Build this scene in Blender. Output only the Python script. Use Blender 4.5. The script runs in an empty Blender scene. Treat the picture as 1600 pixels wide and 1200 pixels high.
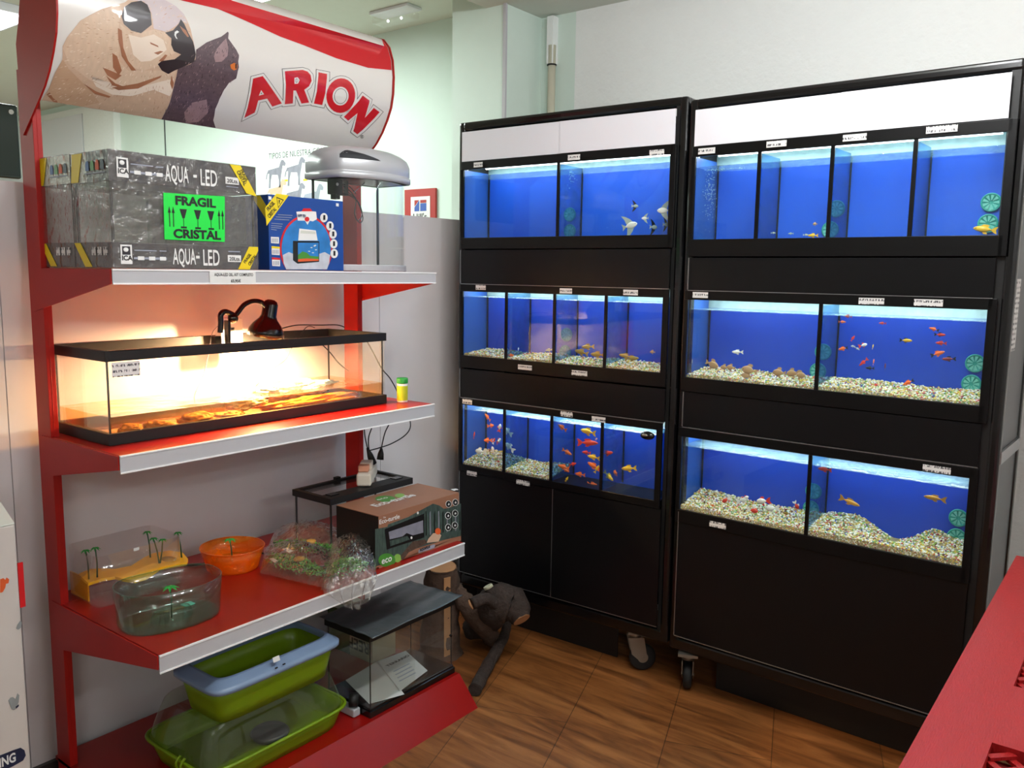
import bpy, bmesh, math, random
from mathutils import Matrix, Vector
PI=math.pi; R=math.radians
S=bpy.context.scene; COL=S.collection
# ---------------------------------------------------------------- camera
YAW,PITCH,ROLL,FPX,EYE=0.654423363,-0.131473773,0.0137295905,1322.88792,1.5
_f=Vector((-math.sin(YAW)*math.cos(PITCH),math.cos(YAW)*math.cos(PITCH),math.sin(PITCH)))
_r=Vector((math.cos(YAW),math.sin(YAW),0)); _u=_r.cross(_f)
RIGHT=_r*math.cos(ROLL)+_u*math.sin(ROLL); UP=-_r*math.sin(ROLL)+_u*math.cos(ROLL); FWD=_f
EYEV=Vector((0,0,EYE))
cam=bpy.data.cameras.new('camera'); camo=bpy.data.objects.new('camera',cam); COL.objects.link(camo)
cam.sensor_width=36; cam.lens=36*FPX/1600; cam.clip_start=.02
m=Matrix.Identity(4)
for i in range(3): m[i][0]=RIGHT[i]; m[i][1]=UP[i]; m[i][2]=-FWD[i]; m[i][3]=EYEV[i]
camo.matrix_world=m; S.camera=camo
def ray(u,v): return (RIGHT*((u-800)/FPX)+UP*(-(v-600)/FPX)+FWD)
def at(u,v,axis,val):
    d=ray(u,v); t=(val-EYEV[axis])/d[axis]; return EYEV+d*t
# ---------------------------------------------------------------- colour, world, lights, exposure
S.view_settings.view_transform='Standard'; S.view_settings.look='None'; S.view_settings.gamma=1
S.view_settings.use_curve_mapping=False; S.view_settings.exposure=0.2
S.cycles.transparent_max_bounces=24
w=bpy.data.worlds.new('world'); S.world=w; w.use_nodes=True
bg=w.node_tree.nodes['Background']; bg.inputs[0].default_value=(.8,.87,.85,1); bg.inputs[1].default_value=.05
def area(name,loc,size,power,color,rot=(0,0,0)):
    l=bpy.data.lights.new(name,'AREA'); l.shape='RECTANGLE'; l.size=size[0]; l.size_y=size[1]; l.energy=power; l.color=color
    o=bpy.data.objects.new(name,l); COL.objects.link(o); o.location=loc; o.rotation_euler=rot; return o
# unseen fluorescent fittings of the shop (their housings are built further down)
def tube_lamp(name,x,y,z,length,power,color):
    for k in range(4):
        l=bpy.data.lights.new(name,'POINT'); l.energy=power/4; l.color=color; l.shadow_soft_size=.05
        o=bpy.data.objects.new(name,l); COL.objects.link(o); o.location=(x,y+length*(k/3-.5),z)
tube_lamp('unseen_shop_tube',-.55,1.55,2.50,1.0,54,(.98,.99,1.0))  # added close to the racks to brighten the rough wall above them
tube_lamp('unseen_shop_tube',2.3,1.4,2.50,1.0,30,(.96,.99,1.0))  # added bluish fill for the light coming from the right
tube_lamp('unseen_shop_tube',1.6,-1.7,2.50,1.0,50,(.98,.99,1.0))
area('next_room_tube_light',(-3.9,2.35,2.68),(1.2,.3),32,(.86,1.0,.92))
area('next_room_tube_light',(-5.17,1.85,2.68),(1.2,.3),42,(.86,1.0,.92))
area('next_room_tube_light',(-7.2,-1.0,2.68),(1.2,.3),50,(.86,1.0,.92))

# ---------------------------------------------------------------- helpers
def C(r,g,b):
    f=lambda c:(c/255/12.92) if c/255<=.04045 else ((c/255+.055)/1.055)**2.4
    return (f(r),f(g),f(b),1)
MATS={}
def mat(name,col,rough=.5,metal=0,spec=.5,noise=0,scale=20,bump=0,bscale=60,trans=0,coat=0,emit=0,alpha=None,stretch=None):
    m=bpy.data.materials.new(name); m.use_nodes=True; n=m.node_tree.nodes; L=m.node_tree.links
    p=n['Principled BSDF']; p.inputs['Roughness'].default_value=rough; p.inputs['Metallic'].default_value=metal
    p.inputs['Specular IOR Level'].default_value=spec; p.inputs['Coat Weight'].default_value=coat
    tc=n.new('ShaderNodeTexCoord'); mp=n.new('ShaderNodeMapping'); L.new(tc.outputs['Object'],mp.inputs[0])
    if stretch: mp.inputs['Scale'].default_value=stretch
    nz=n.new('ShaderNodeTexNoise'); nz.inputs['Scale'].default_value=scale; nz.inputs['Detail'].default_value=5; L.new(mp.outputs[0],nz.inputs[0])
    mx=n.new('ShaderNodeMix'); mx.data_type='RGBA'; L.new(nz.outputs[0],mx.inputs[0])
    a=noise; mx.inputs[6].default_value=tuple(max(0,c*(1-a)) for c in col[:3])+(1,); mx.inputs[7].default_value=tuple(min(1,c*(1+a)) for c in col[:3])+(1,)
    L.new(mx.outputs[2],p.inputs['Base Color'])
    if bump:
        nb=n.new('ShaderNodeTexNoise'); nb.inputs['Scale'].default_value=bscale; nb.inputs['Detail'].default_value=6; L.new(mp.outputs[0],nb.inputs[0])
        bp=n.new('ShaderNodeBump'); bp.inputs['Strength'].default_value=bump; bp.inputs['Distance'].default_value=.01; L.new(nb.outputs[0],bp.inputs['Height']); L.new(bp.outputs[0],p.inputs['Normal'])
    if emit:
        L.new(mx.outputs[2],p.inputs['Emission Color']); p.inputs['Emission Strength'].default_value=emit
    MATS[name]=m; return m
def glass(name,tint,refl=1.0,rough=.02,haze=0,hazecol=(1,1,1,1),bump=0,bscale=30,ior=1.45):
    """thin clear sheet: straight-through light plus a Fresnel mirror and a little haze"""
    m=bpy.data.materials.new(name); m.use_nodes=True; n=m.node_tree.nodes; L=m.node_tree.links
    n.remove(n['Principled BSDF']); out=n['Material Output']
    tr=n.new('ShaderNodeBsdfTransparent'); tr.inputs[0].default_value=tint
    nz=n.new('ShaderNodeTexNoise'); nz.inputs['Scale'].default_value=bscale; nz.inputs['Detail'].default_value=3
    tc=n.new('ShaderNodeTexCoord'); L.new(tc.outputs['Object'],nz.inputs[0])
    gl=n.new('ShaderNodeBsdfGlossy'); gl.inputs['Roughness'].default_value=rough; gl.inputs[0].default_value=(1,1,1,1)
    fr=n.new('ShaderNodeFresnel'); ge=n.new('ShaderNodeNewGeometry'); mr=n.new('ShaderNodeMapRange')
    mr.inputs[3].default_value=ior; mr.inputs[4].default_value=1/ior; L.new(ge.outputs['Backfacing'],mr.inputs[0]); L.new(mr.outputs[0],fr.inputs[0])
    if bump:
        bp=n.new('ShaderNodeBump'); bp.inputs['Strength'].default_value=bump; bp.inputs['Distance'].default_value=.02
        L.new(nz.outputs[0],bp.inputs['Height']); L.new(bp.outputs[0],gl.inputs['Normal']); L.new(bp.outputs[0],fr.inputs['Normal'])
    mu=n.new('ShaderNodeMath'); mu.operation='MULTIPLY'; mu.inputs[1].default_value=refl; L.new(fr.outputs[0],mu.inputs[0])
    df=n.new('ShaderNodeBsdfDiffuse'); df.inputs[0].default_value=hazecol
    m1=n.new('ShaderNodeMixShader')
    rm=n.new('ShaderNodeMapRange'); rm.inputs[1].default_value=.3; rm.inputs[2].default_value=.75; rm.inputs[3].default_value=haze*.6; rm.inputs[4].default_value=haze*1.3
    L.new(nz.outputs[0],rm.inputs[0]); L.new(rm.outputs[0],m1.inputs[0]); L.new(tr.outputs[0],m1.inputs[1]); L.new(df.outputs[0],m1.inputs[2])
    m2=n.new('ShaderNodeMixShader'); L.new(mu.outputs[0],m2.inputs[0]); L.new(m1.outputs[0],m2.inputs[1]); L.new(gl.outputs[0],m2.inputs[2])
    L.new(m2.outputs[0],out.inputs[0]); MATS[name]=m; return m
def scribble(name,paper,ink,sx,sz,th=.56,lines=90):
    """printed matter too small to read: rows of broken dark marks"""
    m=bpy.data.materials.new(name); m.use_nodes=True; n=m.node_tree.nodes; L=m.node_tree.links; p=n['Principled BSDF']; p.inputs['Roughness'].default_value=.5
    tc=n.new('ShaderNodeTexCoord'); mp=n.new('ShaderNodeMapping'); mp.inputs['Scale'].default_value=(sx,sx,sz); L.new(tc.outputs['Object'],mp.inputs[0])
    nz=n.new('ShaderNodeTexNoise'); nz.inputs['Scale'].default_value=1; nz.inputs['Detail'].default_value=2; L.new(mp.outputs[0],nz.inputs[0])
    sp=n.new('ShaderNodeSeparateXYZ'); L.new(tc.outputs['Object'],sp.inputs[0])
    mm=n.new('ShaderNodeMath'); mm.operation='MULTIPLY'; mm.inputs[1].default_value=lines*6.28; L.new(sp.outputs[2],mm.inputs[0])
    sn=n.new('ShaderNodeMath'); sn.operation='SINE'; L.new(mm.outputs[0],sn.inputs[0])
    g1=n.new('ShaderNodeMath'); g1.operation='GREATER_THAN'; g1.inputs[1].default_value=.2; L.new(sn.outputs[0],g1.inputs[0])
    g2=n.new('ShaderNodeMath'); g2.operation='GREATER_THAN'; g2.inputs[1].default_value=th; L.new(nz.outputs[0],g2.inputs[0])
    mu=n.new('ShaderNodeMath'); mu.operation='MULTIPLY'; L.new(g1.outputs[0],mu.inputs[0]); L.new(g2.outputs[0],mu.inputs[1])
    mx=n.new('ShaderNodeMix'); mx.data_type='RGBA'; mx.inputs[6].default_value=paper; mx.inputs[7].default_value=ink; L.new(mu.outputs[0],mx.inputs[0]); L.new(mx.outputs[2],p.inputs['Base Color'])
    MATS[name]=m; return m
class MB:
    """collects shapes into one mesh; every face keeps its own material name"""
    def __init__(s,mat=None): s.v=[];s.f=[];s.m=[];s.sm=[];s.mat=mat;s.T=Matrix.Identity(4)
    def add(s,vs,fs,mat=None,smooth=False):
        b=len(s.v); s.v+= [s.T@Vector(q) for q in vs]; s.f+=[tuple(b+i for i in f) for f in fs]
        s.m+=[mat or s.mat]*len(fs); s.sm+=[smooth]*len(fs); return s
    def box(s,x0,x1,y0,y1,z0,z1,mat=None):
        v=[(x,y,z) for x in(x0,x1) for y in(y0,y1) for z in(z0,z1)]
        return s.add(v,[(0,1,3,2),(4,6,7,5),(0,4,5,1),(2,3,7,6),(0,2,6,4),(1,5,7,3)],mat)
    def hexa(s,b,t,mat=None):
        return s.add(list(b)+list(t),[(3,2,1,0),(4,5,6,7)]+[(i,(i+1)%4,(i+1)%4+4,i+4) for i in range(4)],mat)
    def prism(s,pts,vec,mat=None,smooth=False):
        n=len(pts); vec=Vector(vec); a=[Vector(q) for q in pts]
        s.add(a+[q+vec for q in a],[tuple(range(n-1,-1,-1)),tuple(range(n,2*n))],mat)
        return s.add(a+[q+vec for q in a],[(i,(i+1)%n,(i+1)%n+n,i+n) for i in range(n)],mat,smooth)
    def tube(s,pts,r,n=8,mat=None,caps=True,smooth=True):
        P=[Vector(q) for q in pts]; rr=r if isinstance(r,(list,tuple)) else [r]*len(P)
        vs=[];fs=[]; up=None
        for i,q in enumerate(P):
            d=(P[min(i+1,len(P)-1)]-P[max(i-1,0)]).normalized()
            if up is None: up=Vector((0,0,1)) if abs(d.z)<.9 else Vector((1,0,0))
            a=d.cross(up).normalized(); b2=a.cross(d).normalized(); up=b2
            for k in range(n):
                t=2*PI*k/n; vs.append(q+(a*math.cos(t)+b2*math.sin(t))*rr[i])
        for i in range(len(P)-1):
            for k in range(n): fs.append((i*n+k,i*n+(k+1)%n,(i+1)*n+(k+1)%n,(i+1)*n+k))
        s.add(vs,fs,mat,smooth)
        if caps: s.add(vs[:n],[tuple(range(n-1,-1,-1))],mat); s.add(vs[-n:],[tuple(range(n))],mat)
        return s
    def cyl(s,p0,p1,r0,r1=None,n=20,mat=None,smooth=True): return s.tube([p0,p1],[r0,r0 if r1 is None else r1],n,mat,True,smooth)
    def lathe(s,prof,n=32,c=(0,0,0),mat=None,M=None,smooth=True,sx=1,sy=1):
        vs=[];fs=[]
        for r,z in prof:
            for k in range(n):
                t=2*PI*k/n; q=Vector((r*math.cos(t)*sx,r*math.sin(t)*sy,z)); q=(M@q if M else q)+Vector(c); vs.append(q)
        for i in range(len(prof)-1):
            for k in range(n): fs.append((i*n+k,i*n+(k+1)%n,(i+1)*n+(k+1)%n,(i+1)*n+k))
        return s.add(vs,fs,mat,smooth)
    def grid(s,fn,nu,nv,mat=None,smooth=True,close=False):
        vs=[fn(i/nu,j/nv) for i in range(nu+1) for j in range(nv+1)]
        fs=[(i*(nv+1)+j,(i+1)*(nv+1)+j,(i+1)*(nv+1)+j+1,i*(nv+1)+j+1) for i in range(nu) for j in range(nv)]
        return s.add(vs,fs,mat,smooth)
    def ball(s,c,r,n=12,mat=None,sc=(1,1,1)):
        pr=[(math.sin(PI*i/n),-math.cos(PI*i/n)) for i in range(n+1)]
        vs=[];fs=[];N=n*2
        for a,z in pr:
            for k in range(N): vs.append((c[0]+r*a*math.cos(2*PI*k/N)*sc[0],c[1]+r*a*math.sin(2*PI*k/N)*sc[1],c[2]+r*z*sc[2]))
        for i in range(n):
            for k in range(N): fs.append((i*N+k,i*N+(k+1)%N,(i+1)*N+(k+1)%N,(i+1)*N+k))
        return s.add(vs,fs,mat,True)
    def text(s,txt,o,x,y,size,mat=None,width=None,bold=0,center=False,th=.0006):
        """flat lettering: o = lower-left corner, x / y = reading and up directions"""
        cu=bpy.data.curves.new('lettering','FONT'); cu.body=txt; cu.size=1; cu.offset=bold; cu.resolution_u=3
        ob=bpy.data.objects.new('lettering',cu); COL.objects.link(ob)
        dg=bpy.context.evaluated_depsgraph_get(); dg.update(); me=bpy.data.meshes.new_from_object(ob.evaluated_get(dg))
        bpy.data.objects.remove(ob); vs=[q.co.copy() for q in me.vertices]; fs=[tuple(p.vertices) for p in me.polygons]
        if not vs: return s
        x0=min(q.x for q in vs);x1=max(q.x for q in vs)
        k=size; kx=(width/(x1-x0)) if width else k
        X=Vector(x).normalized();Y=Vector(y).normalized(); N=X.cross(Y); o=Vector(o)
        off=-(x1-x0)*kx/2 if center else 0
        s.add([o+X*((q.x-x0)*kx+off)+Y*(q.y*k)+N*th for q in vs],fs,mat); bpy.data.meshes.remove(me); return s
    def build(s,name,parent=None,bevel=0,local=False,solid=0,sub=0,seg=2):
        me=bpy.data.meshes.new(name)
        vs=s.v
        if parent is not None and not local:
            inv=MW[parent.name].inverted(); vs=[inv@q for q in vs]
        me.from_pydata([tuple(q) for q in vs],[],s.f)
        names=[];
        for mm in s.m:
            if mm not in names: names.append(mm)
        for nm in names: me.materials.append(MATS[nm])
        me.polygons.foreach_set('material_index',[names.index(k) for k in s.m]); me.polygons.foreach_set('use_smooth',s.sm)
        me.update()
        if s.__dict__.get('fixn',True):
            bm=bmesh.new(); bm.from_mesh(me); bmesh.ops.remove_doubles(bm,verts=bm.verts,dist=1e-6); bmesh.ops.recalc_face_normals(bm,faces=bm.faces); bm.to_mesh(me); bm.free()
        o=bpy.data.objects.new(name,me); COL.objects.link(o)
        if parent is not None:
            o.parent=parent; MW[o.name]=MW[parent.name].copy()
        else: MW[o.name]=Matrix.Identity(4)
        if solid: a=o.modifiers.new('thickness','SOLIDIFY'); a.thickness=solid; a.offset=0
        if bevel: a=o.modifiers.new('bevel','BEVEL'); a.width=bevel; a.segments=seg; a.limit_method='ANGLE'
        if sub: a=o.modifiers.new('smooth','SUBSURF'); a.levels=sub; a.render_levels=sub
        return o
MW={}
def tag(o,label=None,cat=None,group=None,kind=None):
    if label: o['label']=label
    if cat: o['category']=cat
    if group: o['group']=group
    if kind: o['kind']=kind
    return o
def thing(name,label,cat,loc=(0,0,0),rz=0,group=None,ry=0):
    o=bpy.data.objects.new(name,None); o.empty_display_size=.05; COL.objects.link(o); o.location=loc; o.rotation_euler=(0,ry,rz)
    MW[o.name]=Matrix.Translation(loc)@Matrix.Rotation(rz,4,'Z')@Matrix.Rotation(ry,4,'Y'); return tag(o,label,cat,group)
def struct(name,mb,label=None,bevel=0,cat=None):
    o=mb.build(name,bevel=bevel); o['kind']='structure'
    if label: o['label']=label
    o['category']=cat or name.split('_')[0]; return o
def copy_tree(root,loc,rot,label,group=None):
    r=root.copy(); COL.objects.link(r); r.location=loc; r.rotation_euler=rot; r['label']=label
    if group: r['group']=group
    for ch in root.children:
        c=ch.copy(); COL.objects.link(c); c.parent=r
        for g in ch.children: d=g.copy(); COL.objects.link(d); d.parent=c
    return r

# ---------------------------------------------------------------- materials
mat('wall_white',C(238,240,238),.7,noise=.02,bump=.35,bscale=45)
mat('wall_mint',C(214,230,220),.6,noise=.02)
mat('ceiling_white',C(222,226,216),.8,noise=.02)
mat('panel_grey',C(218,214,215),.42,noise=.02)
mat('base_dark',C(60,54,52),.5)
mat('red_paint',C(168,24,18),.45,noise=.06,scale=6,spec=.3)
mat('red_shelf',C(146,14,9),.30,noise=.05,scale=6,spec=.4)
mat('rail_white',C(186,186,190),.35)
mat('rail_edge',C(245,245,245),.3)
mat('black_gloss',C(10,10,12),.20,coat=.2)
mat('black_panel',C(12,12,14),.32,noise=.2,scale=3,spec=.28)
mat('black_matt',C(12,12,12),.55)
mat('black_trim',C(6,6,7),.4,spec=.25)
mat('side_grey',C(70,74,76),.3)
mat('alu',C(180,182,184),.3,metal=.9)
mat('white_gloss',C(232,233,240),.25)
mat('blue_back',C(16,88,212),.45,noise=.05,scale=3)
mat('blue_back_dimmed',C(10,66,190),.45,noise=.05,scale=3)  # same blue backing, weaker reflections of the lower tanks put into the colour
mat('blue_side',C(34,84,165),.4,noise=.15,scale=12)
mat('tank_pale',C(150,178,176),.5,noise=.35,scale=40)
mat('teal_disc',C(50,170,150),.4)
mat('teal_light',C(120,205,185),.4)
mat('rubber',C(20,20,20),.7)
mat('steel',C(150,145,135),.35,metal=.8)
glass('tank_glass',(.96,.99,.98,1),.6,haze=.02,hazecol=C(150,190,235))
glass('tank_divider',(.62,.80,.90,1),.3,haze=.22,hazecol=C(28,80,150))
glass('water',(.90,.97,1.0,1),.10,haze=0,ior=1.2)
glass('water_top',(.85,.93,.97,1),.8,haze=.25,hazecol=C(140,175,180),bump=.5,bscale=40)
glass('shelf_glass',(.975,.985,.975,1),.8,haze=.01)
glass('film',(.97,.97,.97,1),1.0,rough=.12,haze=.13,hazecol=C(200,195,185),bump=.7,bscale=35)
glass('crinkle',(.94,.93,.91,1),2.2,rough=.2,haze=.09,hazecol=C(200,190,175),bump=1.0,bscale=28)
glass('clear_plastic',(.985,.98,.975,1),.9,haze=.015,hazecol=C(220,200,190))
glass('green_plastic',(.80,.92,.87,1),.9,haze=.05,hazecol=C(110,150,135))
glass('orange_plastic',(1,.70,.34,1),.8,haze=.34,hazecol=C(255,132,20))
glass('smoke_plastic',(.92,.92,.88,1),1.0,haze=.02)
mat('tube_glow',C(250,252,255),.4,emit=6)
mat('label_white',C(225,225,222),.5)
scribble('price_print',C(226,226,224),C(90,90,95),240,60,.50,70)
mat('floor_dark_gap',C(30,18,8),.8)
mat('sticker_yellow',C(232,206,20),.45)
mat('ink_black',C(15,15,15),.5)
mat('carton_dark',C(50,47,52),.32,noise=.12,scale=12)
mat('carton_pale',C(205,208,198),.35)
mat('sticker_green',C(20,225,70),.45)
mat('text_white',C(228,228,226),.5)
mat('text_grey',C(150,155,170),.5)
mat('navy',C(12,66,145),.4,noise=.10,scale=8)
mat('navy_dark',C(12,30,80),.4)
mat('bright_red',C(205,25,32),.4)
mat('silver_plastic',C(188,190,194),.34,metal=.2)
mat('dark_plastic',C(45,47,52),.3)
mat('cream_print',C(222,218,212),.22,coat=.5,noise=.015,scale=2)
mat('red_print',C(196,32,40),.22,coat=.5)
mat('line_black',C(25,22,22),.3,coat=.4)
mat('pug_tan',C(204,172,146),.4,noise=.14,scale=30,stretch=(1,1,3),coat=.3)
mat('pug_light',C(212,184,158),.4,noise=.14,scale=38,stretch=(1,3,1),coat=.3)
mat('pug_crease',C(160,105,75),.4,noise=.2,scale=40,coat=.3)
mat('pug_grey',C(200,186,188),.4,noise=.08,scale=30,coat=.3)
mat('pug_dark',C(40,28,32),.35,noise=.25,scale=40,coat=.3)
mat('cat_fur',C(92,74,80),.4,noise=.4,scale=55,stretch=(1,1,2.5),coat=.3)
mat('cat_light',C(150,122,125),.4,noise=.3,scale=50,coat=.3)
mat('eye_orange',C(205,110,40),.3)
mat('lime',C(112,142,8),.35,noise=.03)
mat('rim_blue',C(120,142,172),.35)
mat('yellow_plastic',C(246,178,14),.4)
mat('palm_green',C(40,150,62),.5)
mat('palm_trunk',C(38,84,52),.5)
mat('leaf',C(98,180,72),.5,noise=.5,scale=60)
mat('leaf_dark',C(70,110,55),.5,noise=.5,scale=60)
mat('root_gold',C(190,140,60),.6)
mat('brown_box',C(150,104,80),.42,noise=.03)
mat('forest_print',C(62,78,72),.45,noise=1.0,scale=70,stretch=(1,2.6,.5))
mat('black_print',C(14,13,13),.45)
mat('grey_print',C(130,130,142),.45,noise=.35,scale=30)
mat('logo_green',C(70,140,50),.4)
mat('logo_green_light',C(130,180,80),.4)
mat('plug_white',C(215,205,190),.5)
mat('plug_salmon',C(215,150,120),.5)
mat('paper',C(205,205,203),.6)
mat('bark',C(78,58,46),.85,noise=.4,scale=25,bump=1,bscale=40)
mat('bark_dark',C(52,40,34),.85,noise=.5,scale=25,bump=1,bscale=40)
mat('cut_wood',C(176,128,86),.7,noise=.2,scale=18)
mat('stone_pale',C(225,205,170),.9,noise=.75,scale=60,bump=1,bscale=60)
mat('stone_amber',C(170,110,20),.8,noise=.5,scale=30,bump=1,bscale=50)
glass('amber_water',(.96,.80,.52,1),1.0,haze=.06,hazecol=C(200,110,30),bump=.25,bscale=18)
mat('jar_green',C(40,150,60),.4); mat('jar_label',C(175,190,40),.4,noise=.1,scale=60)
mat('red_wood',C(158,18,20),.42,noise=.08,scale=8,stretch=(8,1,1),bump=.25,bscale=60)
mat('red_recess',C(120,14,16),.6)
mat('navy_print',C(28,38,66),.4)
mat('orange_print',C(215,90,40),.5); mat('grey_mouse',C(140,145,145),.5)
mat('poster_white',C(225,238,228),.5)
mat('hills_red',C(170,45,40),.5,noise=.1); mat('hills_blue',C(60,90,170),.5)
mat('pipe_beige',C(205,200,180),.6)
mat('screen_black',C(38,52,48),.2)
mat('lamp_inner',C(235,235,230),.4)
mat('reef_green',C(60,90,40),.5)
mat('reef_pale',C(170,165,140),.5)
for nm,c in dict(orange=C(255,110,25),red=C(225,52,22),gold=C(214,150,30),yellow=C(245,190,20),white=C(240,236,225),tan=C(190,150,100),olive=C(165,130,40),silver=C(175,185,170),black=C(22,20,26),wine=C(120,25,30),pink=C(240,150,130)).items():
    mat('fish_'+nm,c,.35,noise=.12,scale=120)
peb=[C(240,226,190),C(232,196,80),C(150,185,80),C(214,80,74),C(80,95,180),C(250,246,238),C(120,50,50),C(90,160,120)]
mat('pebble_gap',C(170,150,105),.8,noise=.5,scale=90)
for i,c in enumerate(peb): mat('pebble_%d'%i,c,.5)
# wooden floor
def wood_floor():
    m=bpy.data.materials.new('wood_floor'); m.use_nodes=True; n=m.node_tree.nodes; L=m.node_tree.links; p=n['Principled BSDF']
    tc=n.new('ShaderNodeTexCoord'); mp=n.new('ShaderNodeMapping'); mp.inputs['Rotation'].default_value=(0,0,R(-19)); L.new(tc.outputs['Object'],mp.inputs[0])
    br=n.new('ShaderNodeTexBrick'); br.inputs['Scale'].default_value=1; br.inputs['Brick Width'].default_value=1.3; br.inputs['Row Height'].default_value=.33
    br.inputs['Mortar Size'].default_value=.0016; br.inputs['Color1'].default_value=(.86,.86,.86,1); br.inputs['Color2'].default_value=(1.05,1.05,1.05,1); br.inputs['Mortar'].default_value=(.35,.35,.35,1)
    sw=n.new('ShaderNodeMapping'); sw.inputs['Rotation'].default_value=(0,0,R(90)); L.new(mp.outputs[0],sw.inputs[0]); L.new(sw.outputs[0],br.inputs[0])
    m2=n.new('ShaderNodeMapping'); m2.inputs['Scale'].default_value=(1.2,9,1); m2.inputs['Rotation'].default_value=(0,0,R(5)); L.new(tc.outputs['Object'],m2.inputs[0])
    nz=n.new('ShaderNodeTexNoise'); nz.inputs['Scale'].default_value=2.2; nz.inputs['Detail'].default_value=9; nz.inputs['Roughness'].default_value=.62; nz.inputs['Distortion'].default_value=.8; L.new(m2.outputs[0],nz.inputs[0])
    cr=n.new('ShaderNodeValToRGB'); e=cr.color_ramp.elements; e[0].position=.28; e[0].color=C(76,40,16); e[1].position=.72; e[1].color=C(168,110,60)
    q=e.new(.5); q.color=C(134,82,40); L.new(nz.outputs[0],cr.inputs[0])
    mx=n.new('ShaderNodeMix'); mx.data_type='RGBA'; mx.blend_type='MULTIPLY'; mx.inputs[0].default_value=1; L.new(cr.outputs[0],mx.inputs[6]); L.new(br.outputs[0],mx.inputs[7])
    L.new(mx.outputs[2],p.inputs['Base Color']); p.inputs['Roughness'].default_value=.42
    bp=n.new('ShaderNodeBump'); bp.inputs['Strength'].default_value=.12; L.new(nz.outputs[0],bp.inputs['Height']); L.new(bp.outputs[0],p.inputs['Normal'])
    MATS['wood_floor']=m
wood_floor()

# ---------------------------------------------------------------- room
CZ=2.655
struct('floor',MB('wood_floor').box(-8.4,4.1,-4,3.35,-.06,0),'brown wood-look plank floor')
struct('ceiling',MB('ceiling_white').box(-2.50,4.1,-4,3.35,CZ,CZ+.12),'plain white ceiling above the racks')
struct('ceiling_next_room',MB('ceiling_white').box(-8.4,-2.5,-4,3.35,2.75,2.87),'white ceiling of the bright room behind the partition',cat='ceiling')
struct('wall_back',MB('wall_white').box(-2.2,4.1,3.30,3.42,0,CZ),'rough white plaster wall behind the tank racks',cat='wall')
struct('wall_next_room_back',MB('wall_mint').box(-8.4,-2.2,3.30,3.42,0,2.75),'pale mint wall of the next room',cat='wall')
struct('wall_pillar',MB('wall_mint').box(-2.700,-2.388,3.035,3.32,0,CZ+.1),'white pillar between partition and rough wall',cat='wall')
struct('wall_far_left',MB('wall_mint').box(-8.4,-8.28,-4,3.35,0,2.75),'pale mint end wall of the next room',cat='wall')
struct('wall_right',MB('wall_white').box(4.0,4.1,-4,3.35,0,CZ),cat='wall')
struct('wall_front',MB('wall_white').box(-8.4,4.1,-4.1,-4,0,2.75),cat='wall')
pw=MB('panel_grey')
ys=[-4,-3,-1.6,-.2,.96,2.33,3.03]
for a,b in zip(ys,ys[1:]): pw.box(-2.54,-2.45,a+.0015,b-.0015,.07,1.72)
pw.box(-2.53,-2.455,-4,3.03,.0,1.70,'panel_grey')
struct('wall_partition',pw,'low smooth grey partition behind the red shelves',cat='wall')
struct('baseboard_left',MB('base_dark').box(-2.45,-2.435,-4,3.03,0,.075),'dark baseboard tiles along the grey partition')
struct('trim_1',MB('wall_white').box(-6.62,-6.17,3.25,3.31,0,2.75),'white pilaster in the next room',cat='pilaster')
struct('trim_2',MB('side_grey').box(-5.58,-5.573,3.294,3.301,0,2.75),'thin joint between two wall panels',cat='joint')
struct('trim_3',MB('rail_white').box(-2.398,-2.382,3.025,3.037,0,CZ),'white corner bead on the pillar',cat='corner bead')
d=MB('white_gloss').box(-8.2,-6.66,3.26,3.31,0,2.65); d.box(-8.25,-6.63,3.27,3.315,2.65,2.7,'wall_white')
struct('door_1',d,'bright white door in the next room')
# conduit in the corner of the rough wall
p=MB('pipe_beige').cyl((-2.310,3.275,.0),(-2.310,3.275,2.52),.018,n=12); p.box(-2.330,-2.296,3.26,3.3,2.44,2.645,'wall_white')
p.cyl((-2.310,3.275,2.432),(-2.310,3.275,2.438),.022,n=12,mat='ink_black')
tag(p.build('conduit_pipe'),'beige vertical pipe with a black tie in the wall corner','pipe')
# light fittings
def fitting(x,y,z,lx,ly,label):
    t=thing('ceiling_light',label,'ceiling light',(x,y,z))
    MB('white_gloss').box(x-lx/2-.03,x+lx/2+.03,y-ly/2-.03,y+ly/2+.03,z-.04,z).build('housing',t,bevel=.004)
    MB('tube_glow').box(x-lx/2,x+lx/2,y-ly/2,y+ly/2,z-.05,z-.041).build('diffuser',t)
def batten(x,y,label):
    t=thing('ceiling_light',label,'ceiling light',(x,y,CZ))
    MB('white_gloss').box(x-.045,x+.045,y-.64,y+.64,CZ-.05,CZ).build('housing',t,bevel=.006)
    for s in (-1,1): MB('white_gloss').box(x-.02,x+.02,y+s*.62-.012,y+s*.62+.012,CZ-.10,CZ-.05).build('tube_holder',t)
    MB('tube_glow').cyl((x,y-.6,CZ-.085),(x,y+.6,CZ-.085),.013).build('tube',t)
batten(-.55,1.55,'added unseen tube light on the shop ceiling near the red table')
batten(2.3,1.4,'added unseen tube light on the shop ceiling by the right wall')
batten(1.6,-1.7,'tube light on the shop ceiling far behind the viewer')
fitting(-3.9,2.35,2.75,1.2,.3,'bright ceiling light in the next room nearest the pillar')
fitting(-5.17,1.85,2.75,1.2,.3,'bright ceiling light cut by the top left corner of the picture')
fitting(-7.2,-1.0,2.75,1.2,.3,'bright ceiling light at the far end of the next room')
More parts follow.
